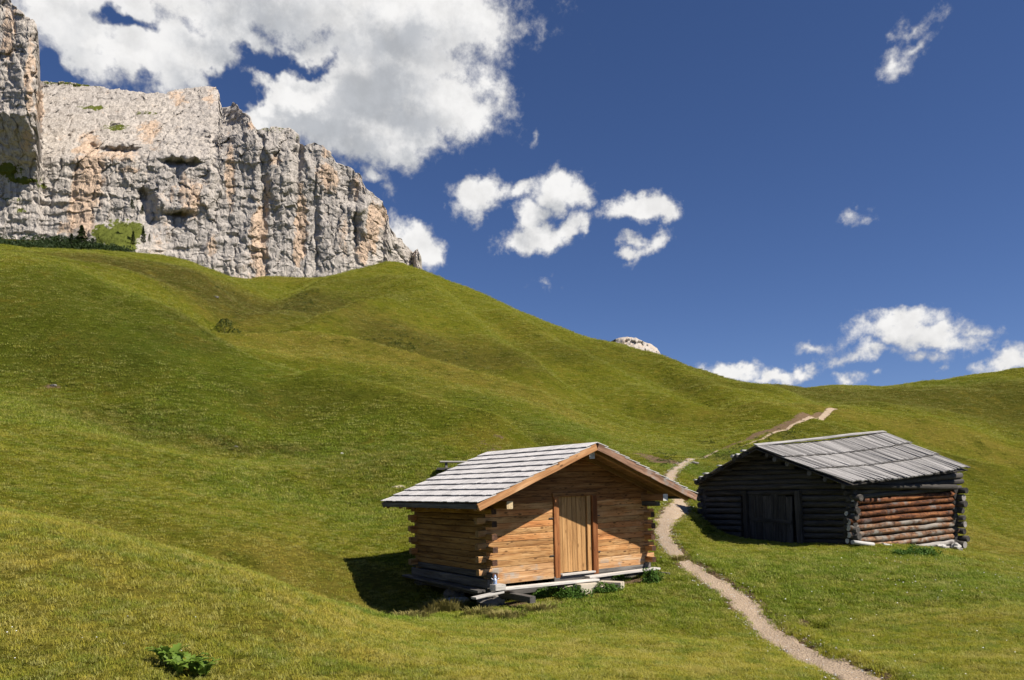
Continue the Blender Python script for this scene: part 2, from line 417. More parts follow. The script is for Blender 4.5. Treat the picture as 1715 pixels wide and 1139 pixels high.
LUSH = [(1450,960,6,2.2,.7),(1560,1010,5,2,.6),(1350,985,3.5,2,.6),(1640,970,3,1.5,.5),(1130,990,1.5,1.2,.6),(1170,1010,1.5,1,.5),(950,1030,3,1,.6),(180,560,12,8,.5),(420,690,8,4,.4),(60,700,5,3,.4),(860,735,4,3,.8),(700,800,4,3,.4),(1180,790,3.5,5,1.0),(1200,760,4,4,.8),(1160,830,2.5,3,.5),(640,1035,1.4,.6,.9),(700,1040,1.2,.5,.8),(900,1020,2.2,.6,.8),(1050,1000,1.6,.6,.7),(280,380,10,10,.0),(560,720,4,4,.6),(380,660,4,4,.6),(250,580,4,4,.7),(330,690,4,3,.6),(450,830,3,2,.5),(600,700,5,3,.4),(640,640,12,6,.5),(950,720,6,5,.6),(1450,930,3,.8,.6),(1550,930,2,.6,.8),(1300,930,2,.6,.5),(500,520,5,5,.7),(560,510,5,5,.4),(120,480,6,6,.4),(60,540,5,5,.4),(680,830,3,2,.5),(620,860,2,2,.5),(1600,640,15,9,.4),(1300,1000,1.5,1,.3)]
DARKG = [(1560,665,70,22,.75),(1420,668,30,12,.6),(1180,650,14,8,.4),(960,600,14,8,.45),(1060,690,8,4,.4),(300,475,26,20,.95),(420,505,26,22,1.0),(520,512,16,14,.9),(760,600,14,8,.7),(680,560,12,9,.7),(230,452,16,8,.6),(600,480,14,8,.4),(860,720,5,3,.5),(450,500,16,10,.6),(300,480,10,8,.5),(560,500,12,6,.5),(730,590,12,8,.5),(850,600,10,6,.3),(620,530,5,5,.4),(1450,670,40,12,.3),(60,500,8,6,.35),(230,700,4,2,.5),(150,600,5,4,.4),(480,670,4,2,.4),(600,780,3,2,.4),(1500,760,14,5,.4),(670,580,7,5,.8),(640,560,7,5,.6),(770,605,5,4,.5),(500,500,8,6,.8),(520,520,4,4,.6),(380,730,1.6,.8,.8),(470,735,1.4,.6,.7),(1210,765,2.5,2,.7),(1240,752,3,2,.6),(1330,680,2,2,.4),(350,560,3,3,.6),(1620,790,4,5,.5),(420,540,5,4,.5),(1330,735,3,3,.5),(300,560,2.5,2.5,.5),(700,1010,2,.6,.3)]  # dark turf, plus slope shade painted over the valley and spur
def patches(X, Y, lst, n=0.0):
    r = np.zeros(X.shape)
    for px, py, rx, ry, s in lst:
        cx, cy = first_hit(px, py)
        d = np.hypot((X - cx) / rx, (Y - cy) / ry) + n
        r = np.maximum(r, s * np.clip(1.6 - 1.1 * d, 0, 1))
    return r
def near_mound(X, Y):
    Yc = np.maximum(Y, 3.0)
    yc = np.interp(X / Yc * FPX + CX, TX, np.exp(KL[2]))
    return np.clip((yc * 1.03 - Y) / (yc * .10), 0, 1)
FORMS = [   # (pixels along a rib or hollow, half width in metres, height in metres)
 ([(0,600),(120,660),(260,715),(400,742),(540,742)], 3.2, -.40),
 ([(0,680),(150,745),(330,790),(520,800),(640,790)], 2.2, .45),
 ([(0,775),(100,850),(250,905),(420,948),(560,968),(640,985)], 1.5, -.35),
 ([(400,577),(500,573),(600,588),(700,613),(800,645),(900,672)], 2.8, 1.3),
 ([(430,600),(560,618),(700,650),(800,685),(880,735)], 4.0, -1.3),
 ([(540,645),(620,665),(700,688),(780,708),(850,735)], 1.8, .85),
 ([(640,507),(600,517),(560,538),(510,560)], 3.0, 1.5),
 ([(490,470),(450,505),(425,530)], 6.0, -2.0),
 ([(330,470),(350,510),(372,545)], 6.0, 1.4),
 ([(560,475),(520,500),(470,545)], 6.0, 1.4),
 ([(700,475),(760,530),(830,590),(900,640)], 6.0, 2.2),
 ([(740,470),(830,540),(930,610),(1010,670)], 6.0, -2.0),
 ([(850,530),(950,590),(1060,650),(1140,700)], 5.0, 1.7),
 ([(1010,590),(1120,640),(1220,690)], 5.0, -1.7),
 ([(1120,620),(1220,660),(1290,700)], 4.0, 1.3),
 ([(1400,700),(1550,735),(1715,775)], 3.5, -1.0),
 ([(1480,765),(1600,785),(1715,805)], 4.5, .8),
 ([(1500,665),(1600,680),(1715,690)], 8.0, -1.6),
 ([(0,500),(120,530),(250,580),(340,640)], 3.0, .5),
 ([(150,480),(260,560),(360,640),(470,690)], 2.5, -.45),
 ([(900,1020),(1000,1040),(1150,1060)], 1.0, -.06),
]
_FW = None
def forms_z(X, Y):
    global _FW
    if _FW is None:
        _FW = [(np.array([first_hit(*p) for p in pl]), w, h) for pl, w, h in FORMS]
    z = np.zeros(X.shape)
    for P, w, h in _FW:
        lo, hi = P.min(0) - 3 * w, P.max(0) + 3 * w
        m = (X > lo[0]) & (X < hi[0]) & (Y > lo[1]) & (Y < hi[1])
        if not m.any(): continue
        x, y = X[m], Y[m]; d = np.full(x.shape, 1e9)
        for k in range(len(P) - 1):
            a = P[k]; v = P[k + 1] - a; t = np.clip(((x - a[0]) * v[0] + (y - a[1]) * v[1]) / (v @ v), 0, 1)
            d = np.minimum(d, np.hypot(x - a[0] - t * v[0], y - a[1] - t * v[1]))
        z[m] += h * np.exp(-(d / w) ** 2)
    return z
def detail_z(X, Y):
    """humps and hollows the pasture has, growing with distance"""
    Yc = np.maximum(Y, 3.0)
    d = fbm(X / 2.3, Y / 2.3, 0.0, 3) * np.clip(.0035 * Yc, .02, .05)
    d += fbm(X / 9.0, Y / 9.0, 4.0, 2) * np.clip((Yc - 24) / 30, 0, 1) * .26
    d += fbm(X / 26.0, Y / 26.0, 9.0, 3) * np.clip((Yc - 60) / 80, 0, 1) * 1.5
    return d + forms_z(np.asarray(X, float), np.asarray(Y, float))
def bank_z(X, Y):
    z = np.zeros(X.shape)
    for n, Q in enumerate(PATHS):
        D, S, Wd = seg_dist(X, Y, Q)
        h = Wd * .5
        z -= np.clip(1 - (D - h * .7) / .25, 0, 1) * (.05 if n == 0 else .1)
        if n == 0: z += np.where(S < 0, np.exp(-((D - h - .22) / .22) ** 2) * .07, 0)
    return z
HOLLOWS = [(1362,1048,.35,.28,.16),(1105,766,1.3,1.1,.25)]
def ground_z(X, Y):
    X = np.atleast_1d(np.asarray(X, float)); Y = np.atleast_1d(np.asarray(Y, float))
    z = base_z(X, Y) + detail_z(X, Y) + bank_z(X, Y)
    for px, py, rx, ry, dp in HOLLOWS:
        cx, cy = first_hit(px, py)
        z -= dp * np.exp(-(((X - cx) / rx) ** 2 + ((Y - cy) / ry) ** 2) ** 1.5)
    return z
def gz(X, Y): return float(ground_z(X, Y)[0])
def hit(px, py):
    X, Y = first_hit(px, py)
    return Vector((X, Y, gz(X, Y)))

# ------------------------------------------------------------------ mesh helpers
def mesh_from_arrays(name, V, F, smooth=False):
    me = bpy.data.meshes.new(name)
    V = np.asarray(V, np.float32); F = np.asarray(F, np.int32)
    n = F.shape[1]
    me.vertices.add(len(V)); me.vertices.foreach_set('co', V.ravel())
    me.loops.add(F.size); me.loops.foreach_set('vertex_index', F.ravel())
    me.polygons.add(len(F)); me.polygons.foreach_set('loop_start', np.arange(0, F.size, n, dtype=np.int32))
    try: me.polygons.foreach_set('loop_total', np.full(len(F), n, np.int32))
    except Exception: pass
    me.update(calc_edges=True)
    if smooth: me.polygons.foreach_set('use_smooth', np.ones(len(F), bool))
    me.validate()
    return me
def grid_faces(nr, nc):
    i = np.arange((nr - 1) * (nc - 1)); r, c = i // (nc - 1), i % (nc - 1)
    a = r * nc + c
    return np.stack([a, a + 1, a + nc + 1, a + nc], 1)
def link(name, me, mat=None, parent=None, loc=None):
    o = bpy.data.objects.new(name, me)
    COL.objects.link(o)
    if mat is not None and me is not None and not me.materials: me.materials.append(mat)
    if parent is not None: o.parent = parent
    if loc is not None: o.location = loc
    return o
def tag(o, label=None, cat=None, group=None, kind=None):
    if label: o['label'] = label
    if cat: o['category'] = cat
    if group: o['group'] = group
    if kind: o['kind'] = kind
    return o
def empty(name, loc):
    o = bpy.data.objects.new(name, None); COL.objects.link(o); o.location = loc; o.empty_display_size = .2
    return o
def add_attr(me, name, vals):
    a = me.attributes.new(name, 'FLOAT', 'POINT'); a.data.foreach_set('value', np.asarray(vals, np.float32).ravel())

# ------------------------------------------------------------------ grass colours shared by ground and blades
def grass_color(t, pos, lush=None, dry=None, dark=None):
    n1 = t.noise(pos, .055, 4, .55)
    n2 = t.noise(pos, .6, 5, .62)
    n3 = t.noise(pos, 5.0, 4, .7)
    green = t.mix(t.ramp(n2, .35, .68), (.098, .110, .010), (.142, .133, .017))
    green = t.mix(t.ramp(n1, .38, .62, 0, .55), green, (.090, .100, .009))
    green = t.mix(t.ramp(n3, .50, .74, 0, .75), green, (.175, .155, .022))
    green = t.mix(t.ramp(n3, .46, .30, 0, .6), green, (.052, .060, .005))
    if lush is not None:
        green = t.mix(t.math('MULTIPLY', lush, t.ramp(n2, .3, .6, .45, .9)), green, (.060, .100, .012))
    if dry is not None:
        green = t.mix(t.math('MULTIPLY', dry, t.ramp(n2, .3, .65, .35, .85)), green, (.190, .150, .032))
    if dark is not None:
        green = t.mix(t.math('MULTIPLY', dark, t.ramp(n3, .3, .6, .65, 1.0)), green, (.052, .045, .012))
    return green, n2, n3

def mat_ground():
    m, t = new_mat('pasture')
    geo = t.n('ShaderNodeNewGeometry'); pos = geo.outputs['Position']
    A = {k: t.n('ShaderNodeAttribute', attribute_name=k).outputs['Fac'] for k in ('lush', 'dry', 'dark', 'soil')}
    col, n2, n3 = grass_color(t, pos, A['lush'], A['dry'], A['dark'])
    n4 = t.noise(pos, 1.7, 6, .7)
    sp = t.noise(pos, 11.0, 3, .7)
    # rosettes and tufts seen as mottling
    col = t.mix(t.ramp(sp, .56, .70, 0, .55), col, (.180, .165, .022))
    col = t.mix(t.ramp(sp, .44, .32, 0, .65), col, (.034, .048, .006))
    col = t.mix(t.ramp(n4, .57, .70, 0, .35), col, (.050, .078, .008))
    n5 = t.noise(pos, .28, 9, .78)
    col = t.mix(t.ramp(n5, .52, .64, 0, .55), col, (.165, .130, .020))
    col = t.mix(t.ramp(n5, .49, .37, 0, .70), col, (.045, .054, .006))
    soilc = t.mix(n3, (.13, .085, .05), (.25, .175, .11))
    soilm = t.math('MULTIPLY_ADD', t.math('SUBTRACT', n4, .5), 1.6, A['soil'])
    col = t.mix(t.ramp(soilm, .38, .62), col, soilc)
    h = t.math('ADD', t.math('MULTIPLY', n3, .6), t.math('MULTIPLY', sp, .35))
    h = t.math('ADD', h, t.math('MULTIPLY', n4, 1.2))
    h = t.math('ADD', h, t.math('MULTIPLY', n5, 4.0))
    return finish(m, t, col, .9, h, 1.0, .22, spec=.0)
M_GROUND = mat_ground()

def build_ground():
    s = np.linspace(-1, 1, 860)
    core = s * 1.02
    tt = np.where(np.abs(s) < .8, s * .9, np.sign(s) * (.72 + ((np.abs(s) - .8) / .2) ** 1.6 * 1.9 + (np.abs(s) - .8) * .9))
    Yf = np.exp(np.concatenate([np.linspace(math.log(2.2), math.log(330), 640), np.linspace(math.log(330), math.log(8500), 42)[1:]]))
    Yb = np.linspace(-22, 2.0, 14)
    Ys = np.r_[Yb, Yf]
    Y = np.repeat(Ys[:, None], len(tt), 1)
    X = tt[None, :] * np.hypot(Y, 5.0)
    x, y = X.ravel(), Y.ravel()
    z = ground_z(x, y)
    me = mesh_from_arrays('ground', np.stack([x, y, z], 1), grid_faces(len(Ys), len(tt)), True)
    nz = fbm(x / 1.3, y / 1.3, 1.0, 3) * .35 + fbm(x / 8.0, y / 8.0, 5.0, 2) * .25
    add_attr(me, 'lush', np.clip(patches(x, y, LUSH, nz), 0, 1))
    add_attr(me, 'dry', np.clip(np.maximum(patches(x, y, DRY, nz), .35 * near_mound(x, y)), 0, 1))
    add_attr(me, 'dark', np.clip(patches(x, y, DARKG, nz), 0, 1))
    sl = np.clip(patches(x, y, SOIL, nz * .8), 0, 1)
    for Q in PATHS:
        D, S, Wd = seg_dist(x, y, Q)
        sl = np.maximum(sl, np.clip(1.25 - (D - Wd * .5) / .14, 0, 1))
    D, S, Wd = seg_dist(x, y, BANK)
    sl = np.maximum(sl, np.clip(1.35 - D / (Wd * 1.2) + .5 * nz, 0, 1))
    add_attr(me, 'soil', sl)
    o = link('ground', me, M_GROUND)
    o['kind'] = 'structure'
build_ground()

# ------------------------------------------------------------------ footpath
def mat_path():
    m, t = new_mat('gravel_path')
    pos = t.n('ShaderNodeNewGeometry').outputs['Position']
    n1 = t.noise(pos, 1.5, 4, .6); n2 = t.noise(pos, 30, 4, .7)
    v = t.n('ShaderNodeTexVoronoi', inp={'Vector': pos, 'Scale': 26.0})
    col = t.mix(n1, (.36, .265, .175), (.50, .385, .27))
    col = t.mix(t.ramp(n2, .35, .62), (.26, .20, .15), col)
    col = t.mix(t.ramp(v.outputs['Distance'], .1, .35, .35, 0), col, (.62, .56, .48))
    return finish(m, t, col, .9, t.math('ADD', n2, v.outputs['Distance']), .8, .03, spec=.15)
M_PATH = mat_path()
def build_path(Q, name, name_k=0):
    d = np.gradient(Q[:, :2], axis=0); d /= np.linalg.norm(d, axis=1)[:, None]
    nrm = np.stack([-d[:, 1], d[:, 0]], 1)
    L = np.arange(len(Q)) * .08
    wl = Q[:, 2] * .54 * (1 + .42 * fbm(L / .7, 3.0, 0, 3)); wr = Q[:, 2] * .54 * (1 + .42 * fbm(L / .7, 13.0, 0, 3))
    us = np.linspace(-1, 1, 13)
    V = []
    for u in us:
        w = np.where(u < 0, wl, wr)
        p = Q[:, :2] + nrm * (u * w)[:, None]
        dz = (.03 if name_k == 0 else .10) - .07 * max(0, abs(u) - .72) / .28 + .010 * fbm(p[:, 0] * 5, p[:, 1] * 5, 0, 2)
        V.append(np.stack([p[:, 0], p[:, 1], ground_z(p[:, 0], p[:, 1]) + dz], 1))
    V = np.stack(V, 1).reshape(-1, 3)
    me = mesh_from_arrays(name, V, grid_faces(len(Q), len(us)), True)
    o = link(name, me, M_PATH); o['kind'] = 'structure'
    return o
build_path(PATHS[0], 'footpath')
build_path(PATHS[1], 'footpath', 1)

# ------------------------------------------------------------------ rock
def mat_rock():
    m, t = new_mat('dolomite_rock')
    pos = t.n('ShaderNodeNewGeometry').outputs['Position']
    warm = t.n('ShaderNodeAttribute', attribute_name='warm').outputs['Fac']
    turf = t.n('ShaderNodeAttribute', attribute_name='turf').outputs['Fac']
    mp = t.n('ShaderNodeMapping', inp={'Vector': pos, 'Scale': (1, 1, .22)})
    st = t.noise(mp.outputs[0], .16, 6, .65)
    fine = t.noise(pos, .55, 6, .72)
    fin2 = t.noise(pos, 1.8, 3, .7)
    grey = t.mix(st, (.33, .30, .27), (.47, .425, .38))
    grey = t.mix(t.ramp(fine, .36, .62), grey, (.50, .45, .40))
    grey = t.mix(t.ramp(fine, .44, .30, 0, .6), grey, (.25, .225, .205))
    tone = t.noise(pos, .018, 3, .6)
    grey = t.mix(t.ramp(tone, .42, .64, 0, .45), grey, t.mix(st, (.27, .255, .25), (.40, .375, .355)))
    ora = t.mix(st, (.48, .35, .255), (.56, .425, .315))
    wm = t.math('MULTIPLY_ADD', t.math('SUBTRACT', st, .5), 1.3, warm)
    wm = t.math('MULTIPLY_ADD', t.math('SUBTRACT', fine, .5), .9, wm)
    mw = t.n('ShaderNodeMapping', inp={'Vector': pos, 'Scale': (1, 1, .12)})
    wm = t.math('MULTIPLY_ADD', t.ramp(t.noise(mw.outputs[0], .09, 5, .65), .48, .66), .38, wm)
    col = t.mix(t.ramp(wm, .30, .70, 0, .95), grey, ora)
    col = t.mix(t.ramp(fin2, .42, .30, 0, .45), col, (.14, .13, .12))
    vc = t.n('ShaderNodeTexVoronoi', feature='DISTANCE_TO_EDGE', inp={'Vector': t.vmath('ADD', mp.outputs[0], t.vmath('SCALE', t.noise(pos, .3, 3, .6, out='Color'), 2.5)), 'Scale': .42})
    col = t.mix(t.ramp(vc.outputs['Distance'], .0, .05, .55, 0), col, (.12, .11, .105))  # dark crack lines: lichen, and the clefts' shade put into the colour
    tm = t.math('MULTIPLY_ADD', t.math('SUBTRACT', fine, .5), 2.0, turf)
    col = t.mix(t.ramp(tm, .45, .60), col, (.10, .115, .025))
    h = t.math('ADD', fine, t.math('MULTIPLY', fin2, .4))
    h = t.math('ADD', h, st)
    st2 = t.noise(mp.outputs[0], .9, 5, .7)
    h = t.math('ADD', t.math('MULTIPLY', fine, .5), t.math('MULTIPLY', st2, 1.2))
    h = t.math('SUBTRACT', h, t.ramp(vc.outputs['Distance'], .0, .06, .5, 0))
    return finish(m, t, col, .9, h, .55, 1.4, spec=.0)
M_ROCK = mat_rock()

TOP = [(-900,-420),(-500,-330),(-200,-260),(-60,-180),(0,-25),(20,5),(36,20),(42,27),(55,33),(61,42),(63,60),(65,120),(68,136),(90,137),(130,139),(170,146),(230,154),(275,157),(292,150),(320,147),(345,144),(358,146),(366,152),(368,166),(371,180),(380,180),(392,172),(401,180),(406,188),(415,190),(421,204),(428,217),(450,214),(470,211),(487,216),(498,224),(502,240),(512,244),(520,240),(532,238),(545,248),(556,258),(566,272),(590,283),(603,296),(618,318),(630,328),(643,342),(650,362),(654,380),(663,396),(676,405),(687,414),(690,424),(698,416),(704,426),(707,440),(709,470),(712,560)]
WARM = [(150,300,26,62,1.0),(135,355,28,45,1.0),(150,250,22,30,.7),(250,225,20,25,.6),(200,262,40,14,.6),(215,285,30,8,.6),(320,330,28,35,.6),(385,290,10,60,.8),(435,400,14,70,.95),(445,330,10,60,.6),(505,370,10,60,1.0),(498,415,9,30,.9),(460,270,20,12,.5),(545,290,22,26,.7),(560,300,10,30,.6),(610,310,22,20,.5),(625,380,12,50,1.0),(608,420,10,40,.9),(640,360,12,40,.7),(50,120,10,80,.6),(66,180,8,40,.8),(15,60,12,60,.5),(45,235,12,20,.5),(355,420,14,35,.5),(300,165,20,15,.6),(350,165,14,16,.5),(110,380,14,14,.6),(590,260,12,10,.4),(545,255,14,14,.6),(420,205,14,12,.4),(575,400,12,50,.4),(690,435,14,16,.3)]
TURF = [(15,285,22,14,.9),(45,302,28,7,.8),(70,312,10,4,.7),(20,333,18,4,.5),(34,352,10,6,.6),(150,180,24,4,.75),(195,214,22,6,.7),(150,142,40,4,.7),(100,139,30,3,.6),(250,190,26,3,.5),(190,205,10,5,.4),(200,400,34,26,1.0),(172,392,20,16,.9),(220,385,22,16,.8),(190,375,14,10,.6),(450,217,30,6,.45),(500,232,8,8,.4),(310,440,30,4,.4)]
# relief seen on the wall, in metres towards (+) or away from (-) the viewer
RELIEF = [(250,345,12,24,-14),(258,345,18,22,9),(375,225,40,14,8),(305,262,26,8,7),(305,274,26,5,-8),(300,350,20,8,6),(300,360,24,5,-7),(200,240,36,9,6),(200,252,34,6,-7),(240,330,9,12,-9),(152,245,6,8,-7),(420,240,34,30,6),(345,165,26,18,6),(470,280,42,60,7),(545,285,26,50,6),(500,260,6,40,-7),(505,240,5,30,-6),(620,340,26,50,5),(590,330,14,20,-6),(595,350,16,8,5),(440,330,8,90,-5),(505,370,9,50,-4),(595,400,4,60,-4),(530,400,4,50,-4),(640,400,5,60,-4),(60,120,5,90,-8),(40,100,16,120,6),(693,432,2.5,26,-9),(385,200,10,14,-6),(285,268,14,6,-6),(390,190,12,10,4),(340,230,14,4,-6),(430,200,5,22,-4),(320,330,34,22,5),(360,250,5,30,-4)]
def build_cliff():
    tx = np.array([p[0] for p in TOP], float); ty = np.array([p[1] for p in TOP], float)
    xs = np.concatenate([np.linspace(-900, -20, 150)[:-1], np.linspace(-20, 712, 520)])
    top = np.interp(xs, tx, ty)
    top = top + 3.2 * fbm(xs / 16.0, 2.0, 0, 4) * (xs < 700)
    nr = 330
    v = np.linspace(0, 1, nr) ** .92
    base = np.interp(xs, [-900, 0, 250, 500, 712], [470, 470, 500, 530, 560])
    PX = np.repeat(xs[None, :], nr, 0)
    PY = base[None, :] + (top - base)[None, :] * v[:, None]
    # how far the wall stands
    Y = 395 + .055 * (PX - 350) * (PX > 350) + .00010 * np.clip(PX - 560, 0, 999) ** 2 * 10
    back = np.clip((265 - PY) / 120, 0, 1) * np.clip((PX - 62) / 10, 0, 1) * np.clip((430 - PX) / 60, 0, 1)
    Y = Y + 75 * back ** 1.2
    Y = Y - 26 * np.clip((71 - PX) / 9, 0, 1) * np.clip((330 - PY) / 140, .15, 1)
    Y = Y + np.clip((400 - PY), -100, 400) * .045                 # the face leans back
    talus = np.exp(-(((PX - 195) / 60) ** 2)) * np.clip((PY - 370) / 50, 0, 1)
    Y = Y - 30 * talus
    x3 = (PX - CX) / FPX * Y; z3 = (HY - PY) / FPX * Y
    # buttresses and gullies, beds, blocks
    big = fbm(x3 / 30, z3 / 110, Y / 60, 4, ridged=True)
    bed = fbm(x3 / 40 + z3 / 60, z3 / 7.5, 3.0, 3, ridged=True)
    wx, wz = x3 + 2.2 * fbm(x3 / 14, z3 / 22, 8.0, 3), z3 + 4 * fbm(x3 / 14, z3 / 14, 12.0, 2)
    f1, f2, idv = worley(wx / 7.5, wz / 26.0, Y / 20.0)
    g1, g2, idw = worley(wx / 3.0, wz / 8.0, Y / 7.0)
    h1, h2, idx = worley(wx / 1.3, wz / 2.4, Y / 2.2)
    fine = fbm(x3 / 3.0, z3 / 3.0, 5.0, 4)
    right = np.clip((PX - 380) / 100, 0, 1)
    rough = fbm(x3 / 11.0, z3 / 11.0, Y / 11.0, 6, .68, ridged=True)
    vert = fbm(x3 / 5.5, z3 / 34.0, Y / 20.0, 5, .6, ridged=True)
    rel = vert * (.30 + .35 * right) + big * (1.6 + 1.2 * right) + bed * (.9 - .5 * right) + (idv - .5) * 2.0 + (idw - .5) * .6 + (idx - .5) * .28 + rough * .25 + fine * .15
    rel -= np.exp(-((f2 - f1) / .10) ** 2) * .7 + np.exp(-((g2 - g1) / .12) ** 2) * .35
    for px, py, rx, ry, dm in RELIEF:
        wob = 1 + .5 * fbm(x3 / 6, z3 / 6, px * .1, 2)
        rel += dm * .6 * np.exp(-(((PX - px) / rx) ** 2 + ((PY - py) / ry) ** 2) ** 1.4 * wob)
    rel *= (1 - .75 * np.clip(talus, 0, 1))
    endf = np.clip((712 - PX) / 8, 0, 1)
    Y2 = Y - rel * endf + 60 * (1 - endf)
    Y2 = Y2 - np.where((PX > 691) & (PX < 708), 8, 0) * np.clip((PY - 414) / 10, 0, 1)
    k = Y2
    V = [np.stack([(PX - CX) / FPX * k, k, (HY - PY) / FPX * k], -1)]
    # ledges push sideways a little too so that outlines are rough
    V[0][..., 0] += 1.3 * fbm(x3 / 4, z3 / 4, 21.0, 3); 
    V[0][:-1, :, 2] += (1.1 * fbm(x3 / 4, z3 / 4, 31.0, 3))[:-1]
    # the top runs back as a plateau and falls behind
    last = V[0][-1]
    extra = []
    for dy, dz in ((2, .3), (6, .2), (14, -1.0), (40, -6), (90, -40), (140, -200)):
        e = last * ((last[:, 1:2] + dy) / last[:, 1:2]); e[:, 2] += dz - .6 + .5 * fbm(e[:, 0] / 3, e[:, 1] / 3, 2.0, 2); extra.append(e)
    V = np.concatenate([V[0]] + [e[None] for e in extra], 0)
    nrr = V.shape[0]
    def mask(lst, soft):
        r = np.zeros(PX.shape)
        nz = .35 * fbm(x3 / 7, z3 / 7, 9.0, 3)
        for px, py, rx, ry, s in lst:
            d = np.hypot((PX - px) / rx, (PY - py) / ry) + nz
            r = np.maximum(r, s * np.clip((1.35 - d) / soft, 0, 1))
        return np.concatenate([r, np.repeat(r[-1:], len(extra), 0)], 0)
    me = mesh_from_arrays('cliff', V.reshape(-1, 3), grid_faces(nrr, len(xs)), False)
    add_attr(me, 'warm', mask(WARM, .9)); add_attr(me, 'turf', mask(TURF, .7))
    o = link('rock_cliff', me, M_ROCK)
    tag(o, 'huge pale grey and orange limestone cliff rising above the green hills', 'cliff', kind='structure')
build_cliff()

def build_far_peak():
    prof = [(1005,600),(1018,578),(1024,571),(1036,566),(1050,564),(1066,566),(1080,573),(1092,577),(1100,583),(1106,592),(1112,605)]
    xs = np.linspace(1005, 1112, 90); top = np.interp(xs, *np.array(prof, float).T) + .8 * fbm(xs / 6, 1.0, 0, 3)
    nr = 36; v = np.linspace(0, 1, nr)
    PX = np.repeat(xs[None], nr, 0); PY = 650 + (top - 650)[None] * v[:, None]
    Y = 1150 + 90 * v[:, None] ** 2 + .02 * (PX - 1058) ** 2
    x3 = (PX - CX) / FPX * Y; z3 = (HY - PY) / FPX * Y
    f1, f2, idv = worley(x3 / 14, z3 / 7, np.zeros_like(x3))
    Y = Y - fbm(x3 / 30, z3 / 9, 2.0, 4, ridged=True) * 7 - (idv - .5) * 14
    V = np.stack([(PX - CX) / FPX * Y, Y, (HY - PY) / FPX * Y], -1)
    l = V[-1]; ex = []
    for dy, dz in ((15, -3), (60, -20), (200, -200)):
        e = l.copy(); e[:, 1] += dy; e[:, 2] += dz; ex.append(e[None])
    V = np.concatenate([V] + ex, 0)
    me = mesh_from_arrays('far_peak', V.reshape(-1, 3), grid_faces(V.shape[0], len(xs)), False)
    add_attr(me, 'warm', np.full(V.shape[:2], .25)); add_attr(me, 'turf', np.full(V.shape[:2], 0.0))
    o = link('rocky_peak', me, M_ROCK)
    tag(o, 'small bare rock summit peeping over the long grassy ridge', 'peak', kind='structure')
build_far_peak()

# ------------------------------------------------------------------ wood
def mat_wood(name, dark, mid, light, grain=14.0, knots=.0, grey=0.0, bstr=.5, vary=.35, cracks=.5, greycol=(.30, .28, .26), rough=.75, hueshift=None, patch=0.0):
    m, t = new_mat(name)
    tc = t.n('ShaderNodeTexCoord'); oi = t.n('ShaderNodeObjectInfo')
    off = t.vmath('SCALE', t.n('ShaderNodeCombineXYZ', inp={0: 1.0, 1: 1.7, 2: .6}).outputs[0], t.math('MULTIPLY', oi.outputs['Random'], 37.0))
    p = t.vmath('ADD', tc.outputs['Object'], off)
    mp = t.n('ShaderNodeMapping', inp={'Vector': p, 'Scale': (.9, grain, grain)})
    g1 = t.noise(mp.outputs[0], 1.0, 6, .62, .4)
    mp2 = t.n('ShaderNodeMapping', inp={'Vector': p, 'Scale': (1.6, grain * 4, grain * 4)})
    g2 = t.noise(mp2.outputs[0], 1.0, 4, .7)
    blot = t.noise(p, 2.2, 4, .6)
    col = t.mix(t.ramp(g1, .32, .58), dark, mid)
    col = t.mix(t.ramp(g1, .5, .75), col, light)
    if hueshift:                                     # some timbers are redder, some paler
        col = t.mix(t.math('MULTIPLY', t.ramp(oi.outputs['Random'], .35, 1.0, 0, 1, False), .8), col, hueshift)
        col = t.mix(t.ramp(blot, .45, .7, 0, .4), col, light)
    if knots > 0:
        mk = t.n('ShaderNodeMapping', inp={'Vector': p, 'Scale': (3.2, 7.5, 7.5)})
        v = t.n('ShaderNodeTexVoronoi', inp={'Vector': mk.outputs[0], 'Scale': 1.0})
        col = t.mix(t.ramp(v.outputs['Distance'], .10, .22, knots, 0), col, tuple(c * .35 for c in dark))
    if patch > 0:
        pn = t.noise(p, 6.5, 5, .7)
        col = t.mix(t.ramp(pn, .5, .38, 0, patch), col, tuple(x * .5 for x in dark))
        col = t.mix(t.ramp(pn, .56, .68, 0, patch * .5), col, tuple(min(1, x * 1.3) for x in light))
    if cracks > 0:
        mc = t.n('ShaderNodeMapping', inp={'Vector': p, 'Scale': (.8, grain * 1.6, grain * 1.6)})
        c = t.noise(mc.outputs[0], 1.0, 3, .5)
        col = t.mix(t.ramp(t.math('ABSOLUTE', t.math('SUBTRACT', c, .5)), .0, .022, cracks, 0), col, tuple(x * .25 for x in dark))
    if grey > 0:
        gm = t.math('MULTIPLY_ADD', t.math('SUBTRACT', blot, .5), 2.4, grey)
        col = t.mix(t.ramp(gm, .3, .75), col, t.mix(g2, tuple(x * .45 for x in greycol), tuple(x * 1.35 for x in greycol)))
    val = t.ramp(oi.outputs['Random'], 0, 1, 1 - vary, 1 + vary * .6, False)
    val = t.math('MULTIPLY', val, t.ramp(g2, .3, .7, .82, 1.12))
    cc = t.n('ShaderNodeCombineXYZ', inp={0: val, 1: val, 2: val})
    col = t.mix(1.0, col, cc.outputs[0], 'MULTIPLY')
    h = t.math('ADD', g1, t.math('MULTIPLY', g2, .5))
    return finish(m, t, col, rough, h, bstr, .012, spec=.2)

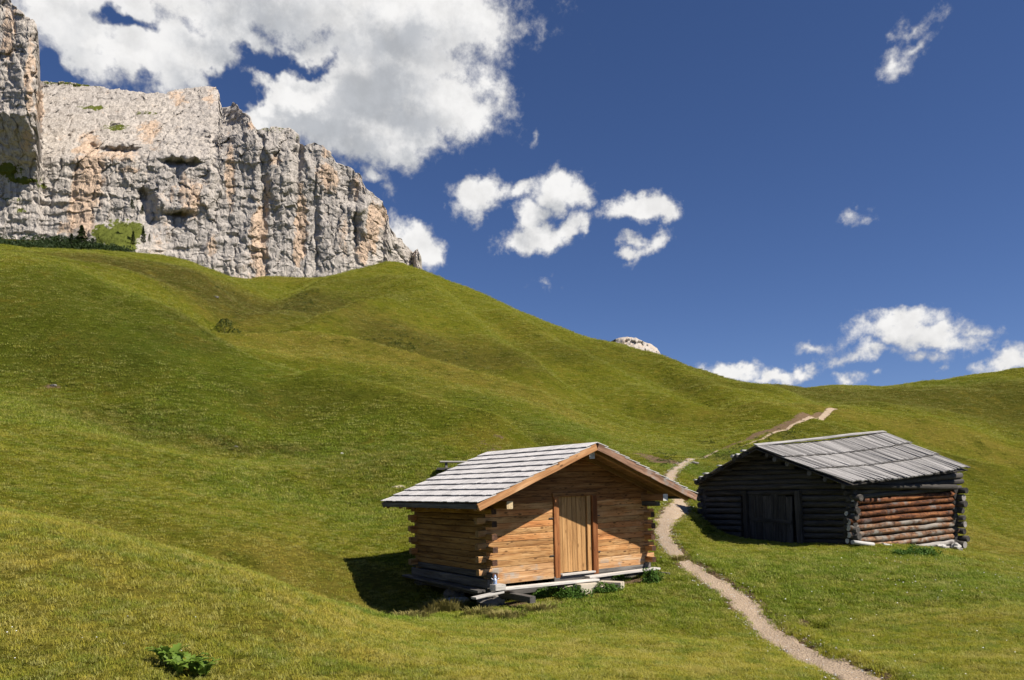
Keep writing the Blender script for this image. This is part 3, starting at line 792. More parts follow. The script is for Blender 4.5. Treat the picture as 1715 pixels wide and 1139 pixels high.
M_LOG = mat_wood('larch_log', (.34, .15, .05), (.56, .30, .115), (.74, .46, .22), 9, knots=.9, hueshift=(.46, .17, .055), vary=.30, cracks=.8)
M_LOGG = mat_wood('aged_shade_log', (.17, .065, .022), (.31, .135, .045), (.42, .21, .085), 9, knots=.8, hueshift=(.26, .09, .03), vary=.30, cracks=.8)  # redder aged wood for the upper gable, its shade darkened into the colour
M_LOGB = mat_wood('larch_log_weathered', (.36, .17, .07), (.55, .32, .15), (.62, .44, .28), 9, knots=.6, grey=.28, vary=.12, greycol=(.40, .34, .28))
M_SIDE = mat_wood('stained_shade_log', (.19, .090, .028), (.35, .185, .058), (.46, .27, .095), 9, knots=.6, vary=.25)  # yellow-brown stain, darkened so the left wall's shade sits in the colour
M_ENDW = mat_wood('pale_end_grain', (.42, .31, .17), (.60, .47, .28), (.70, .58, .38), 16, vary=.1)
M_ENDL = mat_wood('cut_end_grain', (.22, .12, .05), (.36, .22, .10), (.46, .30, .15), 16, vary=.1)
M_ENDD = mat_wood('dark_end_grain', (.05, .03, .022), (.10, .05, .03), (.15, .08, .05), 16, vary=.3)
M_DOOR = mat_wood('door_board', (.36, .185, .070), (.50, .275, .110), (.60, .36, .16), 16, knots=.6, vary=.18)
M_POST = mat_wood('door_post', (.17, .055, .018), (.31, .115, .038), (.42, .19, .075), 7, knots=.5, vary=.15)
M_BARGE = mat_wood('barge_board', (.36, .17, .07), (.52, .27, .12), (.62, .38, .20), 12, knots=.9, vary=.12)
M_BARGER = mat_wood('bark_edged_board', (.16, .09, .055), (.30, .17, .11), (.44, .28, .20), 8, knots=.7, grey=.25, vary=.1)
M_SOFFIT = mat_wood('roof_board_wood', (.20, .10, .045), (.32, .17, .075), (.40, .23, .11), 14, vary=.2)
M_SHINGLE = mat_wood('silver_shingle', (.46, .435, .42), (.62, .595, .58), (.74, .72, .70), 22, vary=.16, cracks=.35, bstr=.6, rough=.65)
M_PLANK = mat_wood('silver_plank', (.42, .39, .36), (.57, .54, .50), (.70, .67, .63), 18, vary=.15, cracks=.5)
M_GREYD = mat_wood('dark_grey_beam', (.07, .065, .06), (.13, .12, .11), (.20, .185, .17), 12, vary=.25)
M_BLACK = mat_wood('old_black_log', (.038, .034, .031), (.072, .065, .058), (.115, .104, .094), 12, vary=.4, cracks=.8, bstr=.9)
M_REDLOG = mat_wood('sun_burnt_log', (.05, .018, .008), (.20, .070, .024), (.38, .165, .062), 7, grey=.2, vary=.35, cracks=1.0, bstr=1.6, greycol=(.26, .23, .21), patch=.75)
M_REDGREY = mat_wood('bleached_log', (.06, .028, .015), (.22, .105, .05), (.38, .24, .14), 7, grey=.44, vary=.3, cracks=1.0, bstr=1.6, greycol=(.27, .24, .205), patch=.75)
M_GREYLOG = mat_wood('silver_log', (.14, .12, .11), (.30, .27, .25), (.46, .43, .40), 10, grey=.8, vary=.2, cracks=.9, bstr=1.0, greycol=(.36, .335, .31), patch=.75)
M_OLDROOF = mat_wood('old_roof_board', (.15, .143, .14), (.34, .325, .315), (.54, .52, .50), 20, vary=.45, cracks=.8, bstr=.9, rough=.7)
M_OLDEND = mat_wood('bleached_log_end', (.42, .41, .39), (.62, .60, .57), (.74, .72, .69), 16, vary=.2)
def flat(name, c, rough=.7, spec=.3, nscale=8, amt=.25):
    m, t = new_mat(name)
    tc = t.n('ShaderNodeTexCoord')
    n = t.noise(tc.outputs['Object'], nscale, 5, .65)
    col = t.mix(n, tuple(x * (1 - amt) for x in c), tuple(min(1, x * (1 + amt)) for x in c))
    return finish(m, t, col, rough, n, .4, .01, spec=spec)
M_STRIP = flat('near_black', (.05, .045, .042), .6)
M_CONC = flat('pale_cut_stone', (.50, .44, .35), .9, .1, 14, .18)
M_STONE = flat('limestone', (.46, .44, .41), .9, .1, 5, .3)
M_STONED = flat('dark_stone', (.18, .165, .15), .9, .1, 5, .35)
M_BLUE = flat('blue_glaze', (.30, .40, .62), .35, .5, 18, .45)
M_PALEB = flat('pale_glaze', (.60, .66, .76), .4, .5, 18, .15)

def section(prof, w, h, n=8):
    """outline of a timber in its own y-z plane"""
    pts = []
    if prof == 'box':
        b = min(w, h) * .06
        for sy, sz in ((-1, -1), (1, -1), (1, 1), (-1, 1)):
            a = [(sy * (w / 2 - b), sz * h / 2), (sy * w / 2, sz * (h / 2 - b))]
            if sy * sz < 0: a = a[::-1]
            pts += a if sy * sz > 0 else a
        # order properly by angle
        pts.sort(key=lambda p: math.atan2(p[1] / h, p[0] / w))
    elif prof == 'hewn':
        b = h * .08
        pts = [(w / 2 - .006, -h / 2), (w / 2, -h / 2 + b), (w / 2 + .002, 0), (w / 2, h / 2 - b), (w / 2 - .008, h / 2), (-w / 2 + .008, h / 2), (-w / 2, h / 2 - b), (-w / 2, -h / 2 + b), (-w / 2 + .006, -h / 2)]
    else:
        pts = [(w / 2 * math.cos(2 * math.pi * k / n), h / 2 * math.sin(2 * math.pi * k / n)) for k in range(n)]
    return pts
def timber_mesh(L, w, h, prof='box', segs=2, jit=0.0, taper=1.0, seed=0, cut=(0, 0)):
    rr = random.Random(seed)
    pts = section(prof, w, h); n = len(pts)
    V, F = [], []
    ph = rr.uniform(0, 6.28)
    for i in range(segs + 1):
        s = i / segs; sc = 1 + (taper - 1) * s
        oy, oz = (rr.uniform(-jit, jit), rr.uniform(-jit, jit)) if 0 < i < segs else (0, 0)
        for y, z in pts:
            x = L * s
            if i == 0: x += cut[0] * (z / h)
            if i == segs: x -= cut[1] * (z / h)
            q = 1 + (rr.uniform(-jit, jit) / max(h, .01)) * .5
            V.append((x, y * sc * q + oy, z * sc * q + oz))
    for i in range(segs):
        for k in range(n):
            a, b = i * n + k, i * n + (k + 1) % n
            F.append((a, b, b + n, a + n))
    me = bpy.data.meshes.new('timber')
    me.from_pydata(V, [], F + [tuple(range(n))[::-1], tuple(segs * n + k for k in range(n))])
    me.update()
    if prof == 'round':
        for p in me.polygons:
            if len(p.vertices) == 4: p.use_smooth = True
    return me
def frame(p0, p1, up):
    x = (p1 - p0).normalized(); y = up.cross(x).normalized(); z = x.cross(y)
    return Matrix((x, y, z)).transposed().to_4x4()
def timber(name, parent, p0, p1, w, h, mat, up=Vector((0, 0, 1)), prof='box', segs=2, jit=0.0, taper=1.0, seed=None, end=None, cut=(0, 0)):
    """a beam from p0 to p1; local z is up, local y across"""
    L = (p1 - p0).length
    me = timber_mesh(L, w, h, prof, segs, jit, taper, seed if seed is not None else random.randrange(10 ** 6), cut)
    me.materials.append(mat)
    if end is not None:
        me.materials.append(end)
        for p in me.polygons:
            if len(p.vertices) > 4: p.material_index = 1
    o = link(name, me, None, parent)
    M = frame(p0, p1, up); M.translation = p0 - (parent.location if parent else Vector())
    o.matrix_basis = M
    return o
def join_meshes(name, items, mat, parent=None):
    """items: (mesh, matrix) -> one object"""
    V, F, n = [], [], 0
    for me, M in items:
        V += [tuple(M @ v.co) for v in me.vertices]
        F += [tuple(i + n for i in p.vertices) for p in me.polygons]
        n += len(me.vertices)
    me = bpy.data.meshes.new(name); me.from_pydata(V, [], F); me.update()
    return link(name, me, mat, parent)

# ------------------------------------------------------------------ the light wooden hut in front
def build_front_hut():
    yaw, roll = .591, .031
    c, s = math.cos(yaw), math.sin(yaw)
    U0, V0, Z = Vector((c, s, 0)), Vector((-s, c, 0)), Vector((0, 0, 1))
    U = U0 * math.cos(roll) + Z * math.sin(roll); Wd = -U0 * math.sin(roll) + Z * math.cos(roll)
    O = Vector((-.567, 17.573, -1.935))
    W, L, OE, OF, OB, H, HE = 5.0, 3.536, .78, .966, .259, 3.122, 1.836
    def P(u, v, w): return O + U * u + V0 * v + Wd * w
    hut = empty('log_hut', O)
    tag(hut, 'light brown log hut with silvery shingle roof and narrow board door, front left', 'hut')
    T = .13                                   # wall thickness
    h = .145
    slope = (H - HE) / (W / 2 + OE)
    def roof_w(u): return H - slope * abs(u - W / 2)
    top_lim = -.17
    DU0, DU1, DH = 1.93, 3.20, 1.86
    k = 0
    rows = 22
    for k in range(rows):
        w0 = k * h; wm = w0 + h / 2
        long_ = (k % 2 == 1)
        # the front and back walls, gables included
        halfspan = W / 2 + OE - (w0 + h / 2 - (HE + top_lim)) / slope
        if halfspan < .3: break
        cut = (0, 0)
        for v, face in ((T / 2, 'front'), (L - T / 2, 'back')):
            u0, u1 = 0.0, W
            if w0 + h < roof_w(-.1) + top_lim:
                e = (.20 + random.uniform(-.02, .03)) if long_ else .0
                u0, u1 = -e, W + e
            else:
                u0, u1 = max(0, W / 2 - halfspan), min(W, W / 2 + halfspan)
                if halfspan < W / 2: cut = (h / slope, h / slope)
            m = M_LOG
            if face == 'front' and k in (0, 1): m = M_LOGB
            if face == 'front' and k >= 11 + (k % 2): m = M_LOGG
            spans = [(u0, u1)]
            if face == 'front' and w0 + .02 < DH and w0 + h > 0: spans = [(u0, DU0 - .02), (DU1 + .02, u1)]
            for a, b in spans:
                timber('log', hut, P(a, v, wm), P(b, v, wm), T + random.uniform(0, .016), h - .003, m, Wd, 'hewn', 3, .002, end=M_ENDD if a > -.1 and b > W else M_ENDL, cut=cut)
        # side walls, half a course up
        ws = w0 + h / 2 + h / 2
        if ws + h / 2 < HE - .05:
            for u in (T / 2, W - T / 2):
                longs = (k % 2 == 0)
                e = (.27 + random.uniform(-.02, .04)) if longs else .0
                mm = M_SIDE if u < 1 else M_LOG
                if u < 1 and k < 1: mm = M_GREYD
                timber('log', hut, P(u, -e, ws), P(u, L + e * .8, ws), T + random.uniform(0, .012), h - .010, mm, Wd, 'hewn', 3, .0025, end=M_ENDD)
    # sills
    timber('sill_beam', hut, P(T / 2 - .02, -.10, -.05), P(T / 2 - .02, L + .15, -.05), .2, .20, M_GREYD, Wd)
    timber('sill_beam', hut, P(W - T / 2, -.05, -.05), P(W - T / 2, L + .15, -.05), .2, .20, M_GREYD, Wd)
    timber('sill_beam', hut, P(.1, T / 2 - .01, -.045), P(DU0 - .05, T / 2 - .01, -.045), .16, .10, M_LOGB, Wd)
    timber('sill_beam', hut, P(DU1 + .05, T / 2 - .01, -.045), P(W - .1, T / 2 - .01, -.045), .16, .10, M_GREYD, Wd)
    timber('sill_beam', hut, P(.1, L - T / 2, -.05), P(W - .1, L - T / 2, -.05), .18, .18, M_GREYD, Wd)
    # floor so the inside is closed
    timber('floor_board', hut, P(.15, L / 2, -.04), P(W - .15, L / 2, -.04), L - .3, .04, M_GREYD, Wd)
    # door: posts, threshold, boards, dark strips
    timber('door_post', hut, P(DU0 + .06, T / 2 - .035, -.09), P(DU0 + .06, T / 2 - .035, DH), .16, .15, M_POST, -V0, 'box', 2)
    timber('door_post', hut, P(DU1 - .02, T / 2 - .035, -.09), P(DU1 - .02, T / 2 - .035, DH), .16, .17, M_POST, -V0, 'box', 2)
    timber('door_post', hut, P(DU1 - .17, T / 2 - .01, -.02), P(DU1 - .17, T / 2 - .01, DH), .12, .10, M_DOOR, -V0, 'box', 2)
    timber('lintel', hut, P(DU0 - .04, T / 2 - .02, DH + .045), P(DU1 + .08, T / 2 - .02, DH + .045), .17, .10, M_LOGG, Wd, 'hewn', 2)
    timber('threshold', hut, P(DU0 + .15, -.02, -.03), P(DU1 - .08, -.02, -.03), .16, .04, M_PLANK, Wd)
    timber('sill_beam', hut, P(DU0 - .05, .03, -.125), P(DU1 + .02, .03, -.125), .14, .13, M_GREYD, Wd)
    door = empty('door', P(DU0 + .14, .05, 0)); door.parent = hut; door.location = P(DU0 + .14, .05, 0) - hut.location
    ww = (DU1 - .23 - DU0 - .15) / 6
    dl = P(DU0 + .14, .05, 0)
    for i in range(6):
        a = DU0 + .15 + ww * (i + .5)
        o = timber('door_plank', None, P(a, .075, .0 + random.uniform(0, .015)), P(a, .075, DH - .01), .03, ww - .008, M_DOOR, U, 'box', 1)
        o.matrix_basis = Matrix.Translation(-dl) @ o.matrix_basis; o.parent = door
    for wz in (.45, 1.35):
        for uu in (DU0 - .02, DU1 + .06):
            timber('dark_strip', hut, P(uu - .13, -.012, wz), P(uu + .10, -.012, wz), .02, .026, M_STRIP, Wd)  # thin dark strips added for the dark marks beside the posts
    # purlins carrying the roof
    for u, w_ in ((W / 2, H - .30), (.14, HE - .10), (W - .14, HE - .08)):
        timber('purlin', hut, P(u, -OF + .16, w_), P(u, L + OB - .04, w_), .16, .17, M_SOFFIT, Wd, 'hewn', 2, end=M_ENDW if u < 1 else M_OLDEND)
    # right plate has a short bracket below it
    timber('bracket', hut, P(W - .14, -OF + .42, HE - .24), P(W - .14, .1, HE - .24), .12, .12, M_GREYD, Wd)
    # rafters seen under the eaves
    for sgn in (-1, 1):
        for i in range(7):
            v = -OF + .25 + (L + OB + OF - .4) * i / 6
            e0 = W / 2 + OE - .06
            a = P(W / 2 + sgn * e0, v, H - slope * e0 - .15); b = P(W / 2 + sgn * .05, v, H - .15)
            timber('rafter', hut, a, b, .10, .13, M_SOFFIT, Wd, 'box', 1, cut=(.05, 0))
    # boarded roof deck and barge boards
    for sgn in (-1, 1):
        e0 = W / 2 + OE
        sd_ = (U * sgn - Wd * slope).normalized()
        nn = (Wd + U * sgn * slope).normalized()
        Ls = e0 * math.sqrt(1 + slope ** 2)
        nb = 12
        for i in range(nb):                   # roof boards run along the ridge
            q = (i + .5) / nb * Ls
            a = P(W / 2, -OF, H - .07) + sd_ * q; b = P(W / 2, L + OB, H - .07) + sd_ * q
            timber('roof_board', hut, a, b, Ls / nb - .006, .03, M_SOFFIT, nn, 'box', 1)
        bm = M_BARGE if sgn < 0 else M_BARGER
        a = P(W / 2 + sgn * .02, -OF - .015, H - .115); b = P(W / 2 + sgn * e0, -OF - .015, H - .115 - slope * (e0 - .0))
        timber('barge_board', hut, a, b, .05, .155, bm, nn, 'box', 8, .004 if sgn < 0 else .012)
        a = P(W / 2 + sgn * .02, L + OB + .015, H - .115); b = P(W / 2 + sgn * e0, L + OB + .015, H - .115 - slope * e0)
        timber('barge_board', hut, a, b, .04, .14, M_BARGER, nn, 'box', 2)
        timber('fascia_board', hut, P(W / 2 + sgn * (e0 + .005), -OF + .03, H - slope * e0 - .095), P(W / 2 + sgn * (e0 + .005), L + OB - .03, H - slope * e0 - .095), .03, .11, M_GREYD, Wd, 'box', 1)
        # shingles in ten courses
        courses = 10; expo = Ls / courses
        protos = []
        for q in range(7):
            me = timber_mesh(1.0, 1.0, 1.0, 'box', 1, 0, 1, q); protos.append(me)
        def shingle_mat(v0, wd, i, base_t):
            Lx = expo * 1.35 + random.uniform(-.01, .02)
            q1 = expo * (i + 1) + random.uniform(-.004, .014) + (.03 if i == courses - 1 else 0)     # butt end
            q0 = max(q1 - Lx, .0)
            thick = .017
            pb = P(W / 2, v0, H) + sd_ * q1 + nn * (.012 + base_t)
            pa = P(W / 2, v0, H) + sd_ * q0 + nn * (-.028 + (.02 if i == 0 else 0))
            M = frame(pa, pb, nn)
            M = M @ Matrix.Diagonal((1, wd, thick, 1)).to_4x4()
            M.translation = pa
            return M, (pb - pa).length
        joined = []
        for i in range(courses):
            v = -OF - .045; vend = L + OB + .05
            while v < vend - .02:
                wd = random.uniform(.14, .25) if sgn < 0 else random.uniform(.16, .26)
                if vend - v - wd < .08: wd = vend - v
                M, LL = shingle_mat(v + wd / 2, wd - .004, i, random.uniform(-.003, .007))
                if sgn < 0:
                    me = protos[random.randrange(7)]
                    if not me.materials: me.materials.append(M_SHINGLE)
                    o = link('shingle', me, None, hut)
                    M2 = M @ Matrix.Diagonal((LL, 1, 1, 1)); M2.translation = M.translation - hut.location
                    o.matrix_basis = M2
                else:
                    joined.append((protos[random.randrange(7)], M @ Matrix.Diagonal((LL, 1, 1, 1))))
                v += wd
        if sgn > 0:
            o = join_meshes('shingle_layer', [(me, Matrix.Translation(-hut.location) @ M) for me, M in joined], M_SHINGLE, hut)
            o['kind'] = 'stuff'
    # ledges and bearers at the foot
    timber('foot_plank', hut, P(-.72, -.60, -.235), P(.12, -.42, -.20), .16, .045, M_PLANK, Wd)
    timber('foot_plank', hut, P(.02, -.30, -.15), P(2.92, -.36, -.185), .22, .05, M_PLANK, Wd)
    timber('foot_plank', hut, P(2.75, -.20, -.125), P(5.12, -.20, -.105), .22, .05, M_PLANK, Wd)
    timber('side_ledge', hut, P(-.22, -.12, -.19), P(-.16, L + .3, -.17), .20, .05, M_GREYD, Wd)
    timber('bearer_beam', hut, P(.35, .4, -.30), P(.55, -1.0, -.36), .17, .15, M_GREYD, Wd, end=M_GREYD)
    timber('bearer_beam', hut, P(4.75, .6, -.24), P(5.25, -.50, -.30), .10, .18, M_GREYD, Wd)
    timber('bearer_beam', hut, P(.0, .2, -.33), P(5.0, .2, -.28), .18, .16, M_GREYD, Wd)
    timber('bearer_beam', hut, P(.0, L - .2, -.25), P(5.0, L - .2, -.25), .18, .2, M_GREYD, Wd)
    timber('bearer_beam', hut, P(.1, .0, -.26), P(.1, L, -.26), .2, .2, M_GREYD, Wd)
    # stones under the corners
    for u, v, r in ((.2, .15, .30), (4.8, .2, .22), (.15, 3.3, .3), (4.8, 3.3, .25), (2.5, .3, .2), (.15, 1.8, .25), (2.5, 3.3, .25)):
        b = P(u, v, -.36); z = gz(b.x, b.y)
        hh = max(.12, b.z - z + .12)
        o = rock_obj('foundation_stone', Vector((b.x, b.y, z + hh / 2 - .08)), r, r * .8, hh * .62, M_STONED, int(u * 10 + v * 3))
        o.location = o.location - hut.location; o.parent = hut
    return hut, P

def rock_obj(name, loc, rx, ry, rz, mat, seed=0, sub=3):
    import bmesh
    bm = bmesh.new(); bmesh.ops.create_icosphere(bm, subdivisions=sub, radius=1)
    co = np.array([v.co[:] for v in bm.verts])
    n = fbm(co[:, 0] * 1.2 + seed, co[:, 1] * 1.2, co[:, 2] * 1.2 + seed * .3, 3) * .35
    f1, f2, idv = worley(co[:, 0] * 1.4 + seed + 9, co[:, 1] * 1.4 + 9, co[:, 2] * 1.4 + 9)
    n = n + (idv - .5) * .22
    for v, k in zip(bm.verts, n): v.co = Vector((v.co.x * (1 + k) * rx, v.co.y * (1 + k) * ry, v.co.z * (1 + k) * rz))
    me = bpy.data.meshes.new(name); bm.to_mesh(me); bm.free()
    o = link(name, me, mat); o.location = loc
    return o
HUT1, P1 = build_front_hut()

def box_thing(name, c, ux, uy, uz, sx, sy, sz, mat, bev=.01):
    """a bevelled block: centre, three axes, sizes"""
    import bmesh
    bm = bmesh.new(); bmesh.ops.create_cube(bm, size=1)
    for v in bm.verts: v.co = Vector((v.co.x * sx, v.co.y * sy, v.co.z * sz))
    bmesh.ops.bevel(bm, geom=bm.edges[:], offset=bev, segments=2, affect='EDGES')
    me = bpy.data.meshes.new(name); bm.to_mesh(me); bm.free()
    o = link(name, me, mat)
    M = Matrix((ux, uy, uz)).transposed().to_4x4(); M.translation = c
    o.matrix_basis = M
    return o
_U = Vector((math.cos(.591), math.sin(.591), 0)); _V = Vector((-math.sin(.591), math.cos(.591), 0)); _Z = Vector((0, 0, 1))
def rotz(v, a): return Matrix.Rotation(a, 3, 'Z') @ v
tag(box_thing('stone_block', P1(2.48, -.50, -.36), rotz(_U, .05), rotz(_V, .05), _Z, .62, .30, .27, M_CONC), 'pale sawn stone block under the left foot plank by the hut door', 'stone block', 'step blocks by the hut door')
blk = empty('stone_block', P1(3.12, -.62, -.36))
tag(blk, 'double pale stone block just right of the door, its left end in shade', 'stone block', 'step blocks by the hut door')
for du in (-.0, .155):
    q = box_thing('slab', rotz(_U, .55) * du, rotz(_U, .55), rotz(_V, .55), _Z, .15, .58, .25, M_CONC); q.parent = blk
sl = hit(1005, 988)
o = rock_obj('flat_stone', sl + Vector((-.25, .05, .03)), .62, .34, .07, M_CONC, 5)
tag(o, 'flat pale slab lying in the grass before the hut door', 'stone')
# grey block on the corner plank with a small blue figure on top
c0 = P1(.02, -.42, -.09)
o = box_thing('wood_block', c0, rotz(_U, .1), rotz(_V, .1), _Z, .30, .22, .14, M_PLANK, .012)
tag(o, 'short grey squared timber lying on the foot plank at the hut corner', 'wood block')
def build_figurine(base):
    g = empty('garden_figurine', base)
    tag(g, 'tiny blue and white pointed figurine standing on the grey wood block', 'figurine')
    import bmesh
    def lathe(name, prof, mat, n=12):
        V, F = [], []
        for r, z in prof:
            for k in range(n): V.append((r * math.cos(6.2832 * k / n), r * math.sin(6.2832 * k / n), z))
        for i in range(len(prof) - 1):
            for k in range(n):
                a, b = i * n + k, i * n + (k + 1) % n; F.append((a, b, b + n, a + n))
        me = bpy.data.meshes.new(name); me.from_pydata(V, [], F); me.update()
        for p in me.polygons: p.use_smooth = True
        return link(name, me, mat, g)
    lathe('body', [(0.0, 0), (.040, 0), (.046, .01), (.040, .04), (.046, .07), (.040, .10), (.026, .115), (0.0, .118)], M_BLUE)
    lathe('head', [(0, .112), (.022, .118), (.030, .135), (.026, .152), (0, .158)], M_PALEB)
    lathe('hat', [(.036, .146), (.034, .152), (.018, .185), (.006, .212), (0, .218)], M_BLUE)
    for s_ in (-1, 1):
        o = timber('arm', g, base + Vector((s_ * .03, -.01, .09)), base + Vector((s_ * .085, -.02, .135)), .022, .02, M_PALEB, Vector((0, 1, 0)), 'round', 2, 0, .6)
    timber('beard', g, base + Vector((0, -.030, .13)), base + Vector((0, -.045, .055)), .045, .02, M_PALEB, Vector((0, 1, 0)), 'round', 2, 0, .4)
build_figurine(c0 + Vector((-.06, -.02, .072)))

# ------------------------------------------------------------------ the old black barn at the right
def build_barn():
    o0 = Vector((11.01, 25, -1.675)); A = Vector((-.4394, .8983, 0)); B = Vector((.8983, .4394, 0)); Z = Vector((0, 0, 1))
    def ray(px, py): return Vector(((px - CX) / FPX, 1.0, (HY - py) / FPX))
    def solve(px, py, d, off_v):
        r = ray(px, py); n = d.cross(Z); p = o0 + off_v
        return r * (p.dot(n) / r.dot(n))
    def GA(px, py, off=0.0): return solve(px, py, A, B * off)      # on the gable wall
    def WA(px, py, off=0.0): return solve(px, py, B, A * off)      # on the long wall
    barn = empty('old_barn', o0)
    tag(barn, 'old blackened log barn with a long grey board roof and red sunlit side wall', 'barn')
    gable_n = -B; wall_n = -A
    def row(y_l, y_r, t): pass
    def log(a, b, d, mat, seed=None, taper=1.0, end=M_OLDEND, jit=.014, name='log'):
        return timber(name, barn, a, b, d * .95, d, mat, Z, 'round', 9, jit, taper, seed, M_BLACK if end is M_OLDEND and mat is M_BLACK and name == 'log' else end)
    # gable logs: left end row, right end row (pixels at the wall's edges 1178 and 1425)
    def gl(y0, y1, x0=1178.0, x1=1425.0):
        return GA(x0, y0, .1), GA(x1, y1, .1)
    n = 10
    for i in range(n):
        t0 = (i + .5) / n
        yl, yr = 822 + (918 - 822) * t0, 818 + (925 - 818) * t0
        a, b = gl(yl, yr)
        d = .222
        dirv = (b - a).normalized()
        ext_l, ext_r = random.uniform(.10, .40), random.uniform(.15, .42)
        # door opening between columns 1252 and 1334
        if i > 0:
            def at(px):
                f = (px - 1178.0) / (1425.0 - 1178.0)
                return GA(px, yl + (yr - yl) * f, .1)
            log(a - dirv * ext_l, at(1244), d, M_BLACK)
            log(at(1340), b + dirv * ext_r, d, M_BLACK)
        else:
            log(a - dirv * ext_l, b + dirv * (ext_r), d, M_BLACK)
    # gable triangle: above the plate, under the rakes
    for i in range(8):
        z_t = i + .5
        yl = 822 - z_t * 8.2; yr = 818 - z_t * 8.6
        # left rake runs (1163,808)->(1264,748), right rake (1264,748)->(1418,808)
        xl = 1163 + (812 - yl) / 60.0 * 101 + 4
        xr = 1418 - (811 - yr) / 60.0 * 154 - 4
        xl = max(xl, 1172); xr = min(xr, 1418)
        if xr - xl < 12: break
        if i == 7: continue
        f = lambda x: yl + (yr - yl) * (x - 1178) / 247.0
        log(GA(xl, f(xl), .1), GA(xr, f(xr), .1), .215, M_BLACK)
    # barn door: leaning posts, boards and a cross batten
    for x0, x1, w in ((1247, 1251, .19), (1335, 1341, .24)):
        timber('door_post', barn, GA(x0 + 1, 822, -.02), GA(x1 + 1, 914, -.02), w, .13, M_BLACK, gable_n, 'box', 3, .006)
    door = empty('door', GA(1292, 912, .02)); dl = Vector(door.location); door.parent = barn; door.location = dl - barn.location
    xs = [1254, 1266, 1277, 1291, 1303, 1316, 1327]
    for i in range(6):
        xa = (xs[i] + xs[i + 1]) / 2
        wd = (GA(xs[i + 1], 870, .04) - GA(xs[i], 870, .04)).length
        yt = 826 + (i % 3) * 1.5 + i * .6
        q = timber('door_plank', None, GA(xa, yt, .04), GA(xa + 2, 912, .04), wd - .02, .035, M_BLACK, gable_n, 'box', 2, .003)
        q.matrix_basis = Matrix.Translation(-dl) @ q.matrix_basis; q.parent = door
    q = timber('door_batten', None, GA(1256, 869, .0), GA(1326, 875, .0), .03, .14, M_BLACK, Z, 'box', 2, .003)
    q.matrix_basis = Matrix.Translation(-dl) @ q.matrix_basis; q.parent = door
    timber('door_backing', barn, GA(1245, 870, .26), GA(1340, 872, .26), .03, 2.1, M_BLACK, Z, 'box', 1)
    timber('threshold', barn, GA(1236, 921, -.06), GA(1350, 921, -.06), .18, .12, M_GREYD, Z, 'round', 2)
    # long wall logs, from the photograph: left end, right end, thickness in pixels, material
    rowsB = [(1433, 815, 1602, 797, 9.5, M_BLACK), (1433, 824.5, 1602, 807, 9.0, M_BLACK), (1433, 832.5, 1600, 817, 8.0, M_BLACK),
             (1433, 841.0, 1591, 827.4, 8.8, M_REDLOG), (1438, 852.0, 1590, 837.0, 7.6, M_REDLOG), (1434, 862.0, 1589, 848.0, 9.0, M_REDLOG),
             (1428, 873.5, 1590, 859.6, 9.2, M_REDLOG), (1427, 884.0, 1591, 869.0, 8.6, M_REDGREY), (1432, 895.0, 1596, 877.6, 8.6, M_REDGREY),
             (1441, 906.0, 1594, 888.5, 9.2, M_REDGREY), (1462, 914.0, 1594, 898.5, 8.6, M_REDGREY), (1500, 920.5, 1594, 908.0, 8.4, M_GREYLOG),
             (1420, 920, 1600, 918, 9.0, M_GREYLOG)]
    for x0, y0, x1, y1, th, mt in rowsB:
        a, b = WA(x0, y0, .1), WA(x1, y1, .1)
        d = (b - a).normalized()
        k = th / FPX
        log(a - d * random.uniform(.05, .3), b + d * random.uniform(.2, .3), k * (a.y + b.y) / 2 * 1.14, mt, taper=random.uniform(.92, 1.05), jit=.018)
    # inner face so that no light shows through the chinks
    for q0, q1, q2 in ((GA(1184, 870, .28), GA(1420, 870, .28), 1.9), (WA(1440, 865, .28), WA(1600, 862, .28), 2.0)):
        timber('inner_board', barn, q0, q1, .03, q2, M_BLACK, Z, 'box', 1)
    timber('inner_board', barn, GA(1212, 800, .30), GA(1385, 800, .30), .03, .75, M_BLACK, Z, 'box', 1)
    timber('inner_board', barn, GA(1238, 778, .30), GA(1320, 777, .30), .03, .6, M_BLACK, Z, 'box', 1)
    # corner logs that stick out past the long wall (ends of the cross walls)
    for i in range(9):
        y = 822 + i * 11.3
        p = WA(1602 + random.uniform(-2, 4), y + random.uniform(-1, 1), .1)
        log(p + A * 1.6, p - A * random.uniform(.18, .42) , random.uniform(.19, .25), M_BLACK, name='log_end', end=M_GREYLOG if i in (1, 5, 8) else M_BLACK, jit=.03)
    for i in range(8):
        y = 826 + i * 11.4
        p = GA(1424 + random.uniform(-1, 2), y, .1)
        log(p - B * random.uniform(.10, .30), p + B * 1.2, random.uniform(.13, .19), M_BLACK, name='log_end', end=M_OLDEND if i in (3, 7) else M_BLACK, jit=.04)
    for i in range(8):                                          # far left corner
        y = 824 + i * 10.8
        p = GA(1176 + i * 1.2, y, .1)
        log(p - B * random.uniform(.10, .25), p + B * 1.4, .24, M_BLACK, name='log_end', end=M_BLACK)
    # back walls (not seen, they keep out the light)
    bl = o0 + A * 7.3; br = o0 + B * 5.1; bb = o0 + A * 7.3 + B * 5.1
    for i in range(9):
        zz = Z * (.05 + i * .23)
        log(bl + zz, bb + zz, .23, M_BLACK); log(br + zz, bb + zz + Z * .2, .23, M_BLACK)
    # roof planes from their corners
    RF, RBk = solve(1264, 747.5, B, A * 3.6), solve(1481, 724.5, B, A * 3.6)
    EF, EB = solve(1418, 808.5, B, -A * .37), solve(1622, 783.5, B, -A * .37)
    LF = solve(1163, 808, B, A * 7.6); LB = LF + (RBk - RF)
